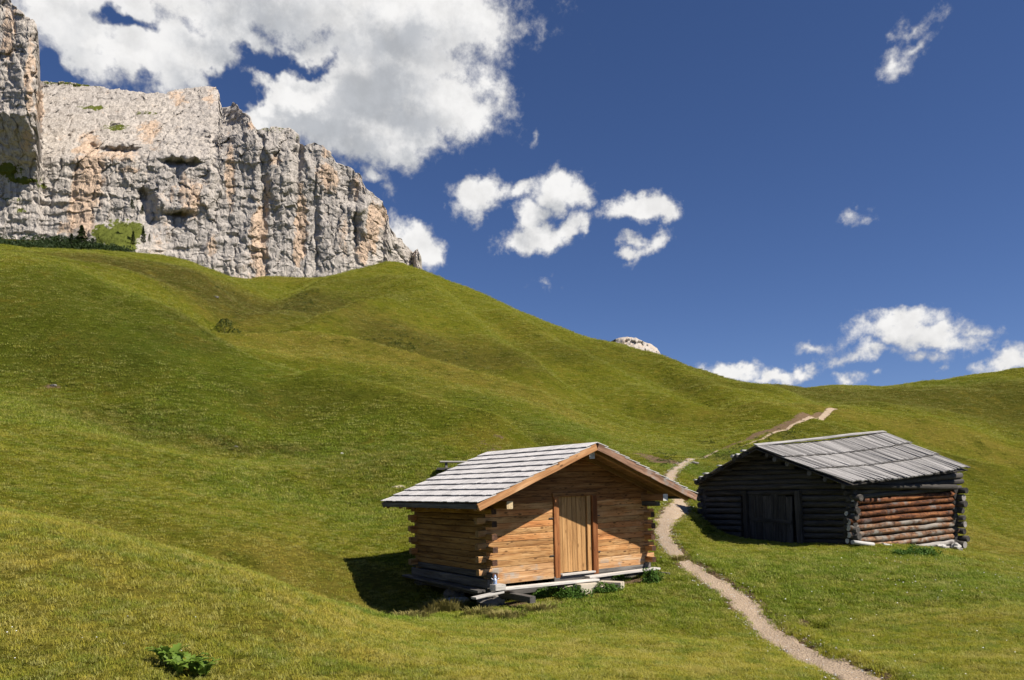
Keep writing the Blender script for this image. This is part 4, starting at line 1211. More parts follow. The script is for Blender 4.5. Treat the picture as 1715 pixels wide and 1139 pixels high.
    def roof_boards(r0, r1, e0, e1, name, per, real, mat, rows=3):
        nn = (e0 - r0).cross(r1 - r0); nn = nn if nn.z > 0 else -nn; nn.normalize()
        bnds = [0, .34, .665, 1.0]
        prs = [timber_mesh(1, 1, 1, 'box', 1, 0, 1, k) for k in range(5)]
        for me in prs: me.materials.append(mat)
        jn = []
        for rr in range(rows):
            f0, f1 = bnds[rr], bnds[rr + 1]
            s = 0.0; top = (r1 - r0).length
            while s < 1 - .004:
                wd = random.uniform(*per) / top
                if 1 - s - wd < .012: wd = 1 - s
                sm = s + wd / 2
                R0 = r0.lerp(r1, sm); E0 = e0.lerp(e1, sm)
                sag = -.10 * math.sin(math.pi * sm)
                g0 = f0 - (.03 if rr else 0) + random.uniform(-.01, .01); g1 = f1 + random.uniform(-.008, .016) + (.0 if rr < 2 else random.uniform(-.006, .01))
                lift0, lift1 = (.0 if rr else .02), .055
                skew = random.uniform(-.012, .012)
                a = R0.lerp(E0, g0) + nn * (lift0 + random.uniform(-.004, .008)) + Z * sag
                E1 = e0.lerp(e1, min(1.01, max(-.01, sm + skew)))
                b = R0.lerp(E1, g1) + nn * (lift1 + random.uniform(-.010, .016)) + Z * sag
                M = frame(a, b, (nn + (r1 - r0).normalized() * random.uniform(-.12, .12)).normalized()); M.translation = a - barn.location
                M = M @ Matrix.Diagonal(((b - a).length, wd * top * random.uniform(.80, 1.02), random.uniform(.022, .04), 1))
                me = prs[random.randrange(5)]
                if real:
                    q = link(name, me, None, barn); q.matrix_basis = M
                else: jn.append((me, M))
                s += wd
        if not real:
            q = join_meshes(name, jn, mat, barn); q['kind'] = 'stuff'
        return nn
    nn = roof_boards(RF, RBk, EF, EB, 'roof_board', (.085, .17), True, M_OLDROOF)
    roof_boards(RF, RBk, LF, LB, 'roof_board_layer', (.10, .2), False, M_OLDROOF)
    # boarding under the covering boards
    for r0, r1, e0, e1 in ((RF, RBk, EF, EB), (RF, RBk, LF, LB)):
        sl_ = (e0 - r0); n2 = sl_.cross(r1 - r0); n2 = n2 if n2.z > 0 else -n2; n2.normalize()
        for k in range(10):
            f = (k + .5) / 10
            timber('under_board', barn, r0.lerp(e0, f) - n2 * .10 + B * .05 , r1.lerp(e1, f) - n2 * .10 - B * .05, sl_.length / 10 + .01, .03, M_BLACK, n2, 'box', 4)
    # poles laid along the course joints and the ridge cap
    for f, nm in ((0.0, 'ridge_board'), (.34, 'roof_pole'), (.665, 'roof_pole')):
        a, b = RF.lerp(EF, f + .004) + nn * .075, RBk.lerp(EB, f + .004) + nn * .075
        q = [a.lerp(b, k / 6) - Z * (.10 * math.sin(math.pi * k / 6)) for k in range(7)]
        if f == 0:
            timber(nm, barn, a + Z * .0 - Z * .02, b - Z * .02, .20, .03, M_OLDROOF, nn, 'box', 4, .01)
        else:
            for k in range(6):
                if (k == 2 and f < .5): continue
                timber(nm, barn, q[k] - nn * .022, q[k + 1] + (q[k + 1] - q[k]) * .03 - nn * .022, .040, .03, M_GREYD, nn, 'round', 3, .006)
    # purlin ends along both rakes
    for f, d in ((.16, .20), (.26, .19), (.30, .22), (.55, .19), (.78, .22), (.88, .18), (.97, .17)):
        p = RF.lerp(LF, f) - Z * (.02 + random.uniform(0, .05))
        timber('purlin', barn, p - B * random.uniform(.02, .12), p + B * (6.2), d, d, M_BLACK, Z, 'round', 2, .0, 1, None, M_BLACK)
        # short pale butts poking out above the rake
        q = RF.lerp(LF, f) + Z * .065
        timber('board_end', barn, q - B * random.uniform(.05, .2), q + B * .35, d * random.uniform(.5, 1.0), d * random.uniform(.3, .6), M_OLDEND, Z, 'round', 2, .005, 1, None, M_OLDEND)
    for f, d in ((.10, .16), (.22, .19), (.34, .20), (.60, .20), (.76, .17), (.93, .18)):
        p = RF.lerp(EF, f) - Z * .20
        timber('purlin', barn, p + B * random.uniform(.05, .2), p + B * 5.7, d, d, M_BLACK, Z, 'round', 2, .0, 1, None, M_GREYD)
    timber('wall_plate', barn, WA(1430, 816, .12), WA(1606, 800, .12), .1, .34, M_BLACK, Z, 'box', 2)
    timber('wall_plate', barn, WA(1425, 806, .14), WA(1600, 790, .14), .17, .15, M_BLACK, Z, 'round', 4, .01)
    # sill logs and stones along the foot
    timber('sill_log', barn, GA(1345, 918, -.22), GA(1432, 921, -.22), .16, .13, M_GREYLOG, Z, 'round', 4, .012)
    timber('sill_log', barn, GA(1352, 922, -.35), GA(1440, 925, -.35), .13, .10, M_REDGREY, Z, 'round', 4, .012)
    timber('sill_log', barn, WA(1428, 908, -.18), WA(1462, 912, -.18), .16, .14, M_OLDEND, Z, 'round', 3, .01)
    timber('sill_log', barn, WA(1478, 912, -.14), WA(1520, 921, -.14), .13, .11, M_OLDEND, Z, 'round', 3, .01)
    timber('sill_log', barn, GA(1185, 915, -.05), GA(1262, 925, -.05), .2, .16, M_BLACK, Z, 'round', 4, .012)
    for k, (px, py, r) in enumerate(((1604, 925, .17), (1600, 915, .15), (1455, 917, .14), (1480, 918, .12), (1575, 916, .16), (1548, 921, .13))):
        w = WA(px, py, -.08)
        q = rock_obj('foundation_stone', w, r * 1.1, r, r * .75, M_STONE, k + 3)
        q.location = q.location - barn.location; q.parent = barn
    return barn
build_barn()

# ------------------------------------------------------------------ picnic table behind the hut
def build_table():
    g0 = hit(760, 806)
    t = empty('picnic_table', g0)
    tag(t, 'weathered grey picnic table half hidden behind the shingled hut roof', 'table')
    X = Vector((1, .12, 0)).normalized(); Yv = Vector((-.12, 1, 0)).normalized(); Z = Vector((0, 0, 1))
    def P(x, y, z): return g0 + X * x + Yv * y + Z * z
    for i in range(4): timber('tabletop_board', t, P(-.55, -.27 + i * .18, .70), P(1.3, -.27 + i * .18, .70), .165, .05, M_PLANK)
    for y in (-.62, .62):
        timber('bench_board', t, P(-.68, y, .42), P(1.3, y, .42), .24, .05, M_GREYD)
    for x in (-.30, 1.0):
        timber('crossbar', t, P(x, -.68, .37), P(x, .68, .37), .05, .1, M_GREYD)
        for s_ in (-1, 1):
            timber('leg', t, P(x, s_ * .55, -.05), P(x, s_ * .18, .68), .07, .09, M_GREYD, X)
build_table()

# ------------------------------------------------------------------ rocks
for n, (px, py, rx, ry, rz, mat, lab) in enumerate((
    (668, 822, .26, .14, .06, M_CONC, 'flat pale boulder in the slope just above the hut eave'),
    (573, 748, .08, .06, .05, M_STONE, 'small white stone alone high on the hillside'),
    (90, 632, .14, .1, .06, M_STONED, 'grey white stone in bare earth on the left hillside'),
    (1163, 777, .26, .18, .10, M_STONED, 'dark rock splitting the footpath beyond the hut'),
    (766, 1004, .36, .22, .10, M_STONE, 'whitish stone in tall grass below the hut corner'),
    (395, 732, .09, .06, .05, M_STONED, 'pale stone among dark weeds in the middle of the slope'),
    (362, 514, .5, .3, .2, M_STONED, 'bare stones on the brown slope of the upper valley'),
)):
    p = hit(px, py)
    o = rock_obj('rock', p + Vector((0, 0, rz * .25)), rx, ry, rz, mat, n + 20)
    tag(o, lab, 'rock')

# ------------------------------------------------------------------ leafy plants
def mat_leaf(name, a, b, trans=.3):
    m, t = new_mat(name)
    oi = t.n('ShaderNodeObjectInfo'); pos = t.n('ShaderNodeNewGeometry').outputs['Position']
    n = t.noise(pos, 14, 3, .6)
    f = t.math('MULTIPLY_ADD', oi.outputs['Random'], .5, t.math('MULTIPLY', n, .7), clamp=True)
    return finish(m, t, t.mix(f, a, b), .6, None, translucent=trans, spec=.2)
M_DOCK = mat_leaf('dock_leaf', (.075, .15, .02), (.18, .26, .035))
M_WEED = mat_leaf('weed_leaf', (.04, .10, .014), (.10, .19, .025))
M_PALEL = mat_leaf('pale_leaf', (.30, .33, .12), (.42, .45, .2))
M_DRYG = mat_leaf('dry_grass', (.20, .18, .05), (.33, .28, .10))

def leaf_shape(L, Wd, lobes, curl, seed):
    rr = random.Random(seed)
    prof = []
    N = 9
    for i in range(N + 1):
        s = i / N
        w = math.sin(math.pi * min(1, s * .94 + .06)) ** .7 * Wd * (.6 + .5 * (1 - s))
        if lobes: w *= 1.0 if i % 2 == 0 else .52 + rr.uniform(0, .15)
        prof.append((s * L, w))
    V, F = [], []
    for i, (x, w) in enumerate(prof):
        s = i / N
        z = math.sin(s * math.pi * .8) * L * curl - s * s * L * curl * .5
        dx = L * .06 if (lobes and i % 2 == 0) else 0
        V += [(x + dx, -w, z + w * .30), (x, 0, z), (x + dx, w, z + w * .30)]
    for i in range(N):
        a = i * 3
        F += [(a, a + 1, a + 4, a + 3), (a + 1, a + 2, a + 5, a + 4)]
    me = bpy.data.meshes.new('leaf'); me.from_pydata(V, [], F); me.update()
    for p in me.polygons: p.use_smooth = True
    return me
def build_dock():
    g0 = hit(305, 1128)
    plant = empty('leafy_plant', g0)
    tag(plant, 'bright green rosette of lobed leaves in the bottom left foreground grass', 'plant')
    shapes = [leaf_shape(.21, .055, True, .35, k) for k in range(6)]
    for me in shapes: me.materials.append(M_DOCK)
    k = 0
    for cx, cy, n in ((-.09, .02, 10), (.10, .0, 11), (.20, -.05, 9), (-.18, .08, 8), (.02, -.10, 9), (.04, .12, 8)):
        for i in range(n):
            a = 6.283 * i / n + random.uniform(-.3, .3)
            o = link('leaf', shapes[k % 6], None, plant); k += 1
            x, y = cx + .02 * math.cos(a), cy + .02 * math.sin(a)
            o.location = (x, y, gz(g0.x + x, g0.y + y) - g0.z + random.uniform(.01, .05))
            sc = random.uniform(.45, .95)
            o.rotation_euler = (random.uniform(-.4, .4), random.uniform(-.75, -.15), a); o.scale = (sc, sc * random.uniform(.9, 1.3), sc)
build_dock()

def leaf_cloud(name, base, rx, ry, hz, n, size, mat, label, cat, group=None, blades=False, seed=0):
    """a bushy plant: many small leaf faces through its volume plus stems"""
    rg = np.random.default_rng(seed)
    V, F = [], []
    for i in range(n):
        if blades:
            a = rg.uniform(0, 6.283); r = rg.uniform(0, 1) ** .5
            bx, by = r * rx * math.cos(a), r * ry * math.sin(a)
            L = hz * rg.uniform(.5, 1.1); lean = rg.uniform(0, .6) + .3 * r
            ex, ey = bx + math.cos(a) * L * lean, by + math.sin(a) * L * lean
            z0 = 0; w = size * .3
            px, py = -math.sin(a) * w, math.cos(a) * w
            b = len(V)
            mx, my = (bx * .65 + ex * .35), (by * .65 + ey * .35)
            V += [(bx - px, by - py, z0), (bx + px, by + py, z0), (mx + px * .8, my + py * .8, L * .65), (mx - px * .8, my - py * .8, L * .65), (ex, ey, L * rg.uniform(.7, 1.0))]
            F += [(b, b + 1, b + 2), (b, b + 2, b + 3), (b + 3, b + 2, b + 4)]
        else:
            u = rg.normal(size=3); u /= np.linalg.norm(u); u[2] = abs(u[2])
            lump = .75 + .25 * math.sin(u[0] * 5 + seed) * math.cos(u[1] * 4 + seed * 2)
            r = rg.uniform(.45, 1.0) ** .6 * lump
            c = np.array([u[0] * rx * r, u[1] * ry * r, u[2] * hz * r])
            d = rg.normal(size=3) * .6 + u; d /= np.linalg.norm(d)
            e = np.cross(d, rg.normal(size=3)); e /= np.linalg.norm(e)
            s = size * rg.uniform(.6, 1.3)
            b = len(V)
            f = np.cross(d, e)
            V += [tuple(c - e * s * .5), tuple(c + f * s * .32 + d * s * .1), tuple(c + e * s * .5), tuple(c - f * s * .32 + d * s * .1)]
            F += [(b, b + 1, b + 2), (b, b + 2, b + 3)]
    if not blades:
        for i in range(7):
            a = rg.uniform(0, 6.283); b = len(V); ex, ey = rx * .6 * math.cos(a), ry * .6 * math.sin(a)
            V += [(-.008, 0, -.03), (.008, 0, -.03), (ex, ey, hz * .7)]; F += [(b, b + 1, b + 2)]
    me = bpy.data.meshes.new(name); me.from_pydata(V, [], F); me.update()
    o = link(name, me, mat); o.location = base
    tag(o, label, cat, group)
    return o
W = 'weeds round the foot of the log hut'
for n, (px, py, rx, ry, hz, cnt, sz, mat, lab) in enumerate((
    (1092, 976, .28, .22, .30, 700, .055, M_WEED, 'round dark green weed bush at the right corner of the log hut'),
    (1040, 975, .30, .15, .17, 320, .05, M_WEED, 'low weeds under the right foot plank of the hut'),
    (1015, 992, .38, .16, .20, 500, .05, M_WEED, 'leafy weeds in front of the flat stone slab'),
    (960, 1000, .42, .18, .24, 650, .055, M_WEED, 'leafy weeds in front of the left stone block'),
    (915, 998, .40, .18, .22, 600, .055, M_WEED, 'dense weeds left of the stone blocks under the hut'),
    (868, 998, .36, .18, .24, 550, .055, M_WEED, 'weeds below the dark beam end at the hut corner'),
    (838, 1008, .12, .10, .26, 130, .06, M_PALEL, 'pale leafed plant standing right of the hut corner stone'),
    (815, 1012, .11, .09, .20, 70, .085, M_PALEL, 'plant with few large yellowish leaves under the hut corner'),
    (1540, 930, .62, .30, .26, 800, .06, M_WEED, 'dark weed patch at the foot of the red barn wall'),
    (1505, 928, .30, .2, .15, 260, .05, M_WEED, 'small weed patch left of the dark one by the barn wall'),
)):
    leaf_cloud('weed_plant', hit(px, py), rx * 1.3, ry * 1.2, hz * 1.5, int(cnt * 1.8), sz, mat, lab, 'weed', W if px < 1200 else 'weeds along the barn wall', seed=n + 1)
for n, (px, py, rx, ry, hz, cnt, lab) in enumerate((
    (752, 1018, .42, .25, .34, 420, 'yellow tuft of tall dry grass at the edge of the hut shadow'),
    (722, 1022, .25, .2, .30, 180, 'smaller straw coloured tuft inside the edge of the hut shadow'),
    (805, 1030, .38, .22, .22, 300, 'green brown grass tuft below the corner of the hut'),
    (690, 1036, .40, .2, .20, 260, 'low green tuft at the lower left tip of the hut shadow'),
    (850, 1034, .40, .2, .22, 300, 'broad grass tuft below the dark beam end of the hut'),
    (905, 1022, .34, .18, .20, 240, 'small grass tuft in front of the weeds left of the door'),
    (1140, 938, .25, .2, .2, 160, 'grass tuft between the hut corner and the footpath'))):
    leaf_cloud('grass_tuft', hit(px, py), rx, ry, hz, cnt, .035, M_DRYG, lab, 'grass tuft', 'tall grass tufts near the hut', True, seed=50 + n)

# ------------------------------------------------------------------ trees below the cliff
M_CONIF = mat_leaf('conifer_needles', (.018, .035, .010), (.045, .07, .018), .12)
M_TRUNK = flat('bark', (.12, .085, .06))
M_BUSH = mat_leaf('bush_leaves', (.03, .055, .010), (.06, .09, .018), .15)
M_SHRUB = mat_leaf('shrub_leaves', (.045, .065, .010), (.09, .11, .018), .3)
def conifer(base, Hh, rad, label, group, seed, dense=1.0, bushy=False):
    t = empty('spruce_tree' if not bushy else 'bush', base)
    tag(t, label, 'tree' if not bushy else 'bush', group)
    rg = np.random.default_rng(seed)
    tr = timber('trunk', t, base + Vector((0, 0, -.5)), base + Vector((0, 0, Hh * (.9 if not bushy else .5))), Hh * .05, Hh * .05, M_TRUNK, Vector((0, 1, 0)), 'round', 4, 0, .25)
    V, F = [], []
    n = int(1500 * dense)
    for i in range(n):
        s = rg.uniform(0, 1)
        if bushy: prof = math.sin(math.pi * (s * .85 + .12)) ** .6
        else: prof = (1 - s) ** .8 * (.75 + .25 * math.sin(s * 34 + seed)) + .04
        a = rg.uniform(0, 6.283)
        lop = 1 + .28 * math.sin(a * 2 + seed) + .2 * math.sin(a * 3 + s * 9)
        r = rad * prof * lop * rg.uniform(.35, 1.0) ** .5
        c = np.array([r * math.cos(a), r * math.sin(a), Hh * (.06 + .94 * s) - (0 if bushy else r * .35)])
        d = np.array([math.cos(a), math.sin(a), -.3]) + rg.normal(size=3) * .35; d /= np.linalg.norm(d)
        e = np.cross(d, [0, 0, 1.0]) + rg.normal(size=3) * .4; e /= np.linalg.norm(e)
        L = Hh * rg.uniform(.035, .075); w = L * .35; b = len(V)
        V += [tuple(c - d * L * .5), tuple(c + e * w), tuple(c + d * L * .6), tuple(c - e * w)]
        F += [(b, b + 1, b + 2), (b, b + 2, b + 3)]
    me = bpy.data.meshes.new('crown'); me.from_pydata(V, [], F); me.update()
    link('crown', me, M_CONIF if not bushy else M_BUSH, t)
    return t
def at_px(px, py, Y): return Vector(((px - CX) / FPX * Y, Y, (HY - py) / FPX * Y))
conifer(at_px(137, 421, 212), 7.2, 2.3, 'tall dark spruce standing above the dwarf pines', 'spruces below the cliff', 1, 1.6)
conifer(at_px(120, 420, 214), 4.8, 1.7, 'shorter spruce touching the left side of the tall one', 'spruces below the cliff', 2)
conifer(at_px(104, 420, 214), 3.2, 1.7, 'low bushy conifer at the left end of the spruce group', 'spruces below the cliff', 12)
conifer(at_px(156, 421, 214), 3.6, 2.4, 'low broad conifer at the right foot of the tall spruce', 'spruces below the cliff', 13)
conifer(at_px(223, 409, 344), 6.0, 1.5, 'narrow dark spruce on the grassy ledge under the cliff', 'spruces below the cliff', 3)
conifer(at_px(240, 406, 344), 7.2, 1.6, 'tall thin spruce against the pale rock right of the ledge', 'spruces below the cliff', 4)
conifer(at_px(250, 404, 346), 3.4, .9, 'tiny spruce beside the tall thin one on the rock', 'spruces below the cliff', 5)
conifer(at_px(221, 349, 376), 5.0, 1.3, 'lone small spruce high on the cliff face', 'spruces below the cliff', 6)
conifer(at_px(238, 358, 374), 4.2, 1.1, 'small spruce at the foot of the dark rock cleft', 'spruces below the cliff', 8)
conifer(at_px(242, 432, 216), 2.4, 1.7, 'round dark bush on the skyline under the cliff', 'bushes on the upper hills', 7, 1, True)
p = hit(376, 560); conifer(p, 2.6, 1.25, 'rounded grey green bush in the valley, left of the pair', 'bushes on the upper hills', 9, 1.3, True)
p = hit(395, 566); conifer(p, 1.8, 1.0, 'smaller greener bush in the valley, right of the pair', 'bushes on the upper hills', 10, 1.1, True)

def build_dwarf_pines():
    rg = np.random.default_rng(77)
    V, F = [], []
    for k in range(420):
        px = rg.uniform(-330, 215); Y = rg.uniform(204, 262)
        X = (px - CX) / FPX * Y
        topy = np.interp(px, [-330, 0, 60, 110, 160, 190, 215], [382, 388, 391, 394, 398, 408, 420])
        hz_max = (HY - topy) / FPX * Y
        z0 = float(base_z(np.array([X]), np.array([Y]))[0])
        # the scrub climbs the slope behind the skyline
        z1 = z0 + (Y - 204) / 58 * max(0.0, hz_max - z0 - 2.2)
        r = rg.uniform(1.4, 2.6); h = rg.uniform(1.3, 2.3)
        for i in range(120):
            u = rg.normal(size=3); u /= np.linalg.norm(u); u[2] = abs(u[2])
            c = np.array([X + u[0] * r, Y + u[1] * r, z1 + u[2] * h])
            d = u + rg.normal(size=3) * .5; d[2] += .5; d /= np.linalg.norm(d)
            e = np.cross(d, rg.normal(size=3)); e /= np.linalg.norm(e)
            L = rg.uniform(.25, .55); b = len(V)
            V += [tuple(c - e * L * .4), tuple(c + d * L), tuple(c + e * L * .4)]
            F.append((b, b + 1, b + 2))
    me = bpy.data.meshes.new('dwarf_pine_scrub'); me.from_pydata(V, [], F); me.update()
    o = link('dwarf_pine_scrub', me, M_CONIF)
    tag(o, 'dark dwarf pine scrub in a band below the cliff', 'shrubs', kind='stuff')
    # the slope it grows on
    xs = np.linspace(-340, 235, 60); rows = []
    for f in np.linspace(0, 1, 14):
        Y = 203 + 64 * f
        X = (xs - CX) / FPX * Y
        topy = np.interp(xs, [-330, 0, 60, 110, 160, 190, 235], [384, 391, 394, 397, 401, 411, 440])
        z0 = base_z(X, np.full(len(X), Y))
        zt = (HY - topy) / FPX * Y
        rows.append(np.stack([X, np.full(len(X), Y), z0 - .5 + f * np.maximum(0, zt - z0 - 1.2) + .3 * fbm(X / 4, Y / 4, 0, 2)], 1))
    me = mesh_from_arrays('slope', np.concatenate(rows), grid_faces(14, 60), True)
    for k in ('lush', 'dry', 'soil'): add_attr(me, k, np.zeros(14 * 60))
    add_attr(me, 'dark', np.ones(14 * 60))
    o = link('scrub_slope', me, M_GROUND); o['kind'] = 'structure'
build_dwarf_pines()

# low scrub dotted over the upper slopes
def build_scrub():
    rg = np.random.default_rng(5)
    V, F = [], []
    spots = [(500, 500, 12, 8, 60), (520, 515, 10, 6, 30), (1215, 762, 18, 4, 60), (1250, 750, 18, 5, 40), (1330, 728, 14, 6, 40), (1190, 745, 12, 4, 20),
             (670, 575, 30, 14, 60), (775, 604, 14, 5, 14), (380, 730, 14, 5, 14), (470, 735, 22, 4, 16), (350, 560, 10, 6, 8), (1300, 735, 20, 6, 30), (400, 500, 60, 25, 40), (90, 630, 20, 6, 8), (1120, 770, 14, 5, 30), (1115, 760, 14, 2, 24)]
    for px, py, sx, sy, n in spots:
        for k in range(n):
            x, y = px + rg.normal() * sx, py + rg.normal() * sy
            X, Y = first_hit(x, y)
            if Y > 235: continue
            z = gz(X, Y); s = Y * .0027 * rg.uniform(.4, 1.3); s = min(max(s, .06), .40)
            for i in range(34):
                u = rg.normal(size=3); u /= np.linalg.norm(u); u[2] = abs(u[2])
                c = np.array([X, Y, z]) + u * s * np.array([1, 1, .8]) * rg.uniform(.6, 1)
                d = u + rg.normal(size=3) * .6; d /= np.linalg.norm(d)
                e = np.cross(d, rg.normal(size=3)); e /= np.linalg.norm(e)
                L = s * rg.uniform(.25, .5); b = len(V)
                V += [tuple(c - e * L * .4), tuple(c + d * L), tuple(c + e * L * .4)]; F.append((b, b + 1, b + 2))
    me = bpy.data.meshes.new('low_scrub'); me.from_pydata(V, [], F); me.update()
    o = link('low_scrub', me, M_SHRUB)
    tag(o, 'low dark scrub dotted over the slopes and the path bank', 'scrub', kind='stuff')
build_scrub()

# ------------------------------------------------------------------ pasture grass
def mat_blade():
    m, t = new_mat('grass_blade')
    pos = t.n('ShaderNodeNewGeometry').outputs['Position']; oi = t.n('ShaderNodeObjectInfo')
    A = {k: t.n('ShaderNodeAttribute', attribute_name=k, attribute_type='INSTANCER').outputs['Fac'] for k in ('lush', 'dry', 'dark')}
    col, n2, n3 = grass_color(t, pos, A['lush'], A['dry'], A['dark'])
    rnd = oi.outputs['Random']
    cl = t.noise(pos, 1.6, 4, .65)
    col = t.mix(t.ramp(cl, .50, .62, 0, .55), col, (.058, .090, .012))
    col = t.mix(t.ramp(cl, .48, .38, 0, .40), col, (.20, .165, .055))
    col = t.mix(1.0, col, (2.95, 2.88, 2.75), 'MULTIPLY')
    col = t.mix(t.ramp(rnd, .62, 1.0, 0, .75, False), col, (.50, .48, .17))
    col = t.mix(t.ramp(rnd, .36, .0, 0, .6, False), col, (.09, .15, .018))
    return finish(m, t, col, .6, None, translucent=.42, spec=.05)
M_BLADE = mat_blade()
def blade_patch(seed, n, rad, hgt, wid):
    rg = np.random.default_rng(seed); V, F = [], []
    for i in range(n):
        a = rg.uniform(0, 6.283); r = rad * rg.uniform(0, 1) ** .5
        bx, by = r * math.cos(a), r * math.sin(a)
        th = rg.uniform(0, 6.283); L = hgt * rg.uniform(.4, 1.15); lean = rg.uniform(.5, 2.2)
        dx, dy = math.cos(th) * L * lean, math.sin(th) * L * lean
        w = wid * rg.uniform(.7, 1.3); qx, qy = -math.sin(th) * w, math.cos(th) * w
        b = len(V)
        V += [(bx - qx, by - qy, -.01), (bx + qx, by + qy, -.01), (bx + dx * .35 + qx * .7, by + dy * .35 + qy * .7, L * .62), (bx + dx * .35 - qx * .7, by + dy * .35 - qy * .7, L * .62), (bx + dx, by + dy, L * .85)]
        F += [(b, b + 1, b + 2), (b, b + 2, b + 3), (b + 3, b + 2, b + 4)]
    me = bpy.data.meshes.new('blades'); me.from_pydata(V, [], F); me.update(); me.materials.append(M_BLADE)
    return me
def scatter(name, n, y0, y1, patch, sc, seed, label, side=.74):
    rg = np.random.default_rng(seed)
    Y = np.sqrt(rg.uniform(y0 ** 2, y1 ** 2, n)); T = rg.uniform(-side, side, n); X = T * Y
    keep = np.ones(n, bool)
    clump = fbm(X / .8, Y / .8, 2.0, 2)
    keep &= rg.uniform(size=n) < np.clip(.75 + clump * .8, .25, 1)
    fade = np.clip((Y - y0) / (.22 * y0), 0, 1) * np.clip((y1 - Y) / (.24 * y1), 0, 1)
    keep &= rg.uniform(size=n) < fade
    for Q in PATHS:
        D, S, Wd = seg_dist(X, Y, Q)
        keep &= D > Wd * (.40 + .22 * rg.uniform(size=n))
    D, S, Wd = seg_dist(X, Y, BANK)
    keep &= D > Wd * (.5 + .6 * rg.uniform(size=n))
    # not inside the huts
    def inside(o, a, b, la, lb, mg):
        dx, dy = X - o[0], Y - o[1]
        s, t = dx * a[0] + dy * a[1], dx * b[0] + dy * b[1]
        return (s > -mg) & (s < la + mg) & (t > -mg) & (t < lb + mg)
    keep &= ~inside((-.567, 17.573), (.83, .557), (-.557, .83), 5, 3.54, -.1)
    keep &= ~inside((11.01, 25), (-.4394, .8983), (.8983, .4394), 7.3, 5.2, -.05)
    sl = patches(X, Y, SOIL, fbm(X / 1.3, Y / 1.3, 1.0, 3) * .28)
    keep &= sl < rg.uniform(.25, .9, n)
    # only slopes the camera side can see: drop those deep behind a crest
    X, Y = X[keep], Y[keep]
    col = base_z(X, Y) / Y
    vis = np.full(len(X), -9.0)
    for f in (.95, .9, .85, .78, .7):
        vis = np.maximum(vis, base_z(X * f, Y * f) / (Y * f))
    k2 = col > vis - .012
    X, Y = X[k2], Y[k2]
    z = ground_z(X, Y)
    N = len(X)
    me = bpy.data.meshes.new(name); me.vertices.add(N)
    me.vertices.foreach_set('co', np.stack([X, Y, z], 1).astype(np.float32).ravel())
    nz = fbm(X / 1.3, Y / 1.3, 1.0, 3) * .35
    lush = patches(X, Y, LUSH, nz)
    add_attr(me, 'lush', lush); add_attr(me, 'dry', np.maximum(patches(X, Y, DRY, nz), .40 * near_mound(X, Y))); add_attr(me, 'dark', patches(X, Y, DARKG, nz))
    a = me.attributes.new('rot', 'FLOAT_VECTOR', 'POINT')
    a.data.foreach_set('vector', np.stack([rg.normal(0, .12, N), rg.normal(0, .12, N), rg.uniform(0, 6.283, N)], 1).astype(np.float32).ravel())
    add_attr(me, 'scl', sc * rg.uniform(.6, 1.35, N) * (1 + .8 * lush * (Y < 40)) * np.clip(Y / (.5 * (y0 + y1)), .6, 1.3) ** .7)
    o = link(name, me)
    tag(o, label, 'grass', kind='stuff')
    coll = bpy.data.collections.new('blades_source')
    for k, pm in enumerate(patch):
        q = bpy.data.objects.new('blade_patch', pm); coll.objects.link(q)
    ng = bpy.data.node_groups.new('grow', 'GeometryNodeTree')
    ng.interface.new_socket('Geometry', in_out='INPUT', socket_type='NodeSocketGeometry')
    ng.interface.new_socket('Geometry', in_out='OUTPUT', socket_type='NodeSocketGeometry')
    gi, go = ng.nodes.new('NodeGroupInput'), ng.nodes.new('NodeGroupOutput')
    ci = ng.nodes.new('GeometryNodeCollectionInfo'); ci.inputs['Collection'].default_value = coll
    ci.inputs['Separate Children'].default_value = True; ci.inputs['Reset Children'].default_value = True
    ip = ng.nodes.new('GeometryNodeInstanceOnPoints'); ip.inputs['Pick Instance'].default_value = True
    def attr(nm, tp):
        q = ng.nodes.new('GeometryNodeInputNamedAttribute'); q.data_type = tp; q.inputs[0].default_value = nm; return q.outputs[0]
    ri = ng.nodes.new('FunctionNodeRandomValue'); ri.data_type = 'INT'
    ri.inputs[4].default_value = 0; ri.inputs[5].default_value = len(patch) - 1
    ng.links.new(gi.outputs[0], ip.inputs['Points']); ng.links.new(ci.outputs[0], ip.inputs['Instance'])
    ng.links.new(ri.outputs[2], ip.inputs['Instance Index'])
    e2r = ng.nodes.new('FunctionNodeEulerToRotation'); ng.links.new(attr('rot', 'FLOAT_VECTOR'), e2r.inputs[0])
    ng.links.new(e2r.outputs[0], ip.inputs['Rotation']); ng.links.new(attr('scl', 'FLOAT'), ip.inputs['Scale'])
    ng.links.new(ip.outputs[0], go.inputs[0])
    md = o.modifiers.new('grow', 'NODES'); md.node_group = ng
    return o
near = [blade_patch(k, 34, .085, .036, .0024) for k in range(6)]
mid = [blade_patch(20 + k, 26, .15, .040, .0042) for k in range(5)]
far = [blade_patch(40 + k, 24, .28, .055, .009) for k in range(5)]
scatter('meadow_grass', 125000, 2.5, 17.0, near, 1.0, 1, 'short yellowish pasture grass on the nearest hillside', 1.15)
scatter('meadow_grass', 175000, 12.5, 38, mid, 1.0, 2, 'short green pasture grass round the two huts', .95)
vfar = [blade_patch(60 + k, 26, .62, .13, .028) for k in range(4)]
scatter('meadow_grass', 165000, 64, 262, vfar, 1.0, 4, 'tussocky grass on the far upper hills')
scatter('meadow_grass', 140000, 28, 88, far, 1.0, 3, 'mown looking grass on the slopes behind the huts')

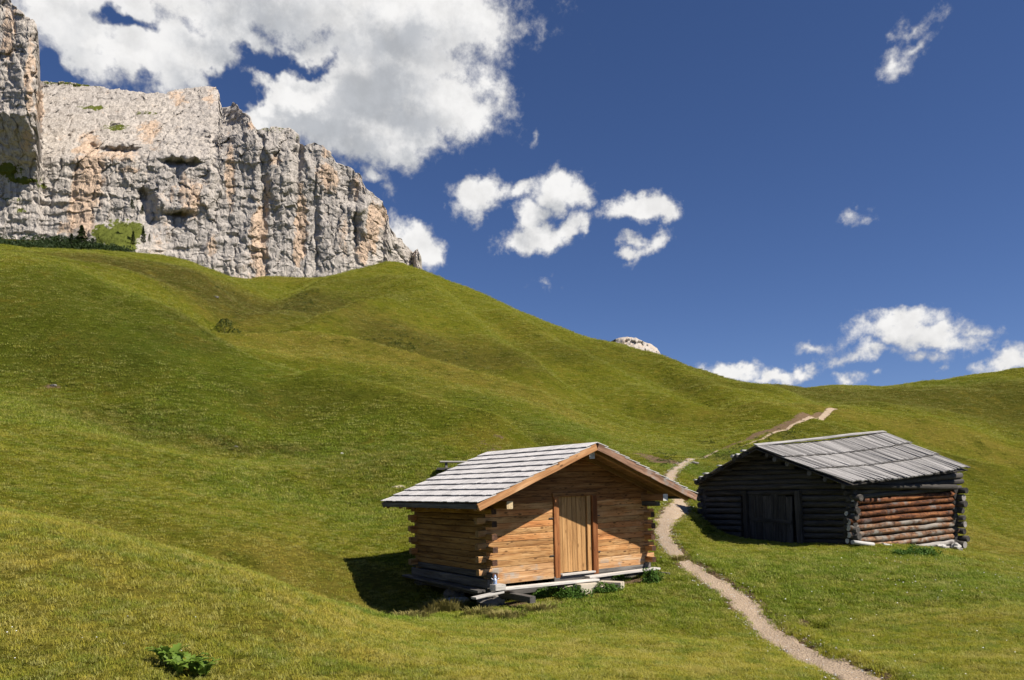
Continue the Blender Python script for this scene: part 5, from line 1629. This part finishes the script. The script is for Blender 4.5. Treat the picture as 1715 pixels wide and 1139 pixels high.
# small white flowers and pebbles dotted in the meadow
def build_dots(name, spots, size, mat, label, cat, seed, zoff):
    rg = np.random.default_rng(seed); V, F = [], []
    for px0, px1, py0, py1, n in spots:
        for k in range(n):
            X, Y = first_hit(rg.uniform(px0, px1), rg.uniform(py0, py1))
            r = size * rg.uniform(.6, 1.4) * min(1, Y / 16); z = gz(X, Y) + zoff * min(1, Y / 14); b = len(V)
            m = 6
            for q in range(m): V.append((X + r * math.cos(q * 1.047), Y + r * math.sin(q * 1.047), z))
            V.append((X, Y, z + r * .7)); V.append((X, Y, z - r * .7))
            for q in range(m): F += [(b + q, b + (q + 1) % m, b + 6), (b + (q + 1) % m, b + q, b + 7)]
    me = bpy.data.meshes.new(name); me.from_pydata(V, [], F); me.update()
    o = link(name, me, mat); tag(o, label, cat, kind='stuff')
build_dots('meadow_flowers', [(1340, 1715, 925, 1000, 60), (1200, 1715, 1000, 1139, 26), (0, 400, 1000, 1139, 12), (1180, 1290, 770, 830, 20)], .014, flat('white_petals', (.75, .75, .72)), 'tiny white flowers dotted over the meadow', 'flowers', 8, .07)
def build_pebbles():
    rg = np.random.default_rng(9); V, F = [], []
    Q = PATHS[0]
    for k in range(2600):
        i = rg.integers(0, len(Q) - 2); d = Q[i + 1, :2] - Q[i, :2]; d /= np.linalg.norm(d) + 1e-9
        off = rg.normal() * Q[i, 2] * .42
        X, Y = Q[i, 0] - d[1] * off, Q[i, 1] + d[0] * off
        z = gz(X, Y) + .02; r = rg.uniform(.006, .022) * (1 + Y / 60); b = len(V)
        a0 = rg.uniform(0, 6)
        for q in range(5): V.append((X + r * math.cos(a0 + q * 1.257) * rg.uniform(.7, 1.2), Y + r * math.sin(a0 + q * 1.257), z))
        V.append((X, Y, z + r * .7))
        for q in range(5): F.append((b + q, b + (q + 1) % 5, b + 5))
    me = bpy.data.meshes.new('pebbles'); me.from_pydata(V, [], F); me.update()
    o = link('pebbles', me, M_STONE); tag(o, 'loose pebbles scattered along the footpath', 'pebbles', kind='stuff')
build_pebbles()
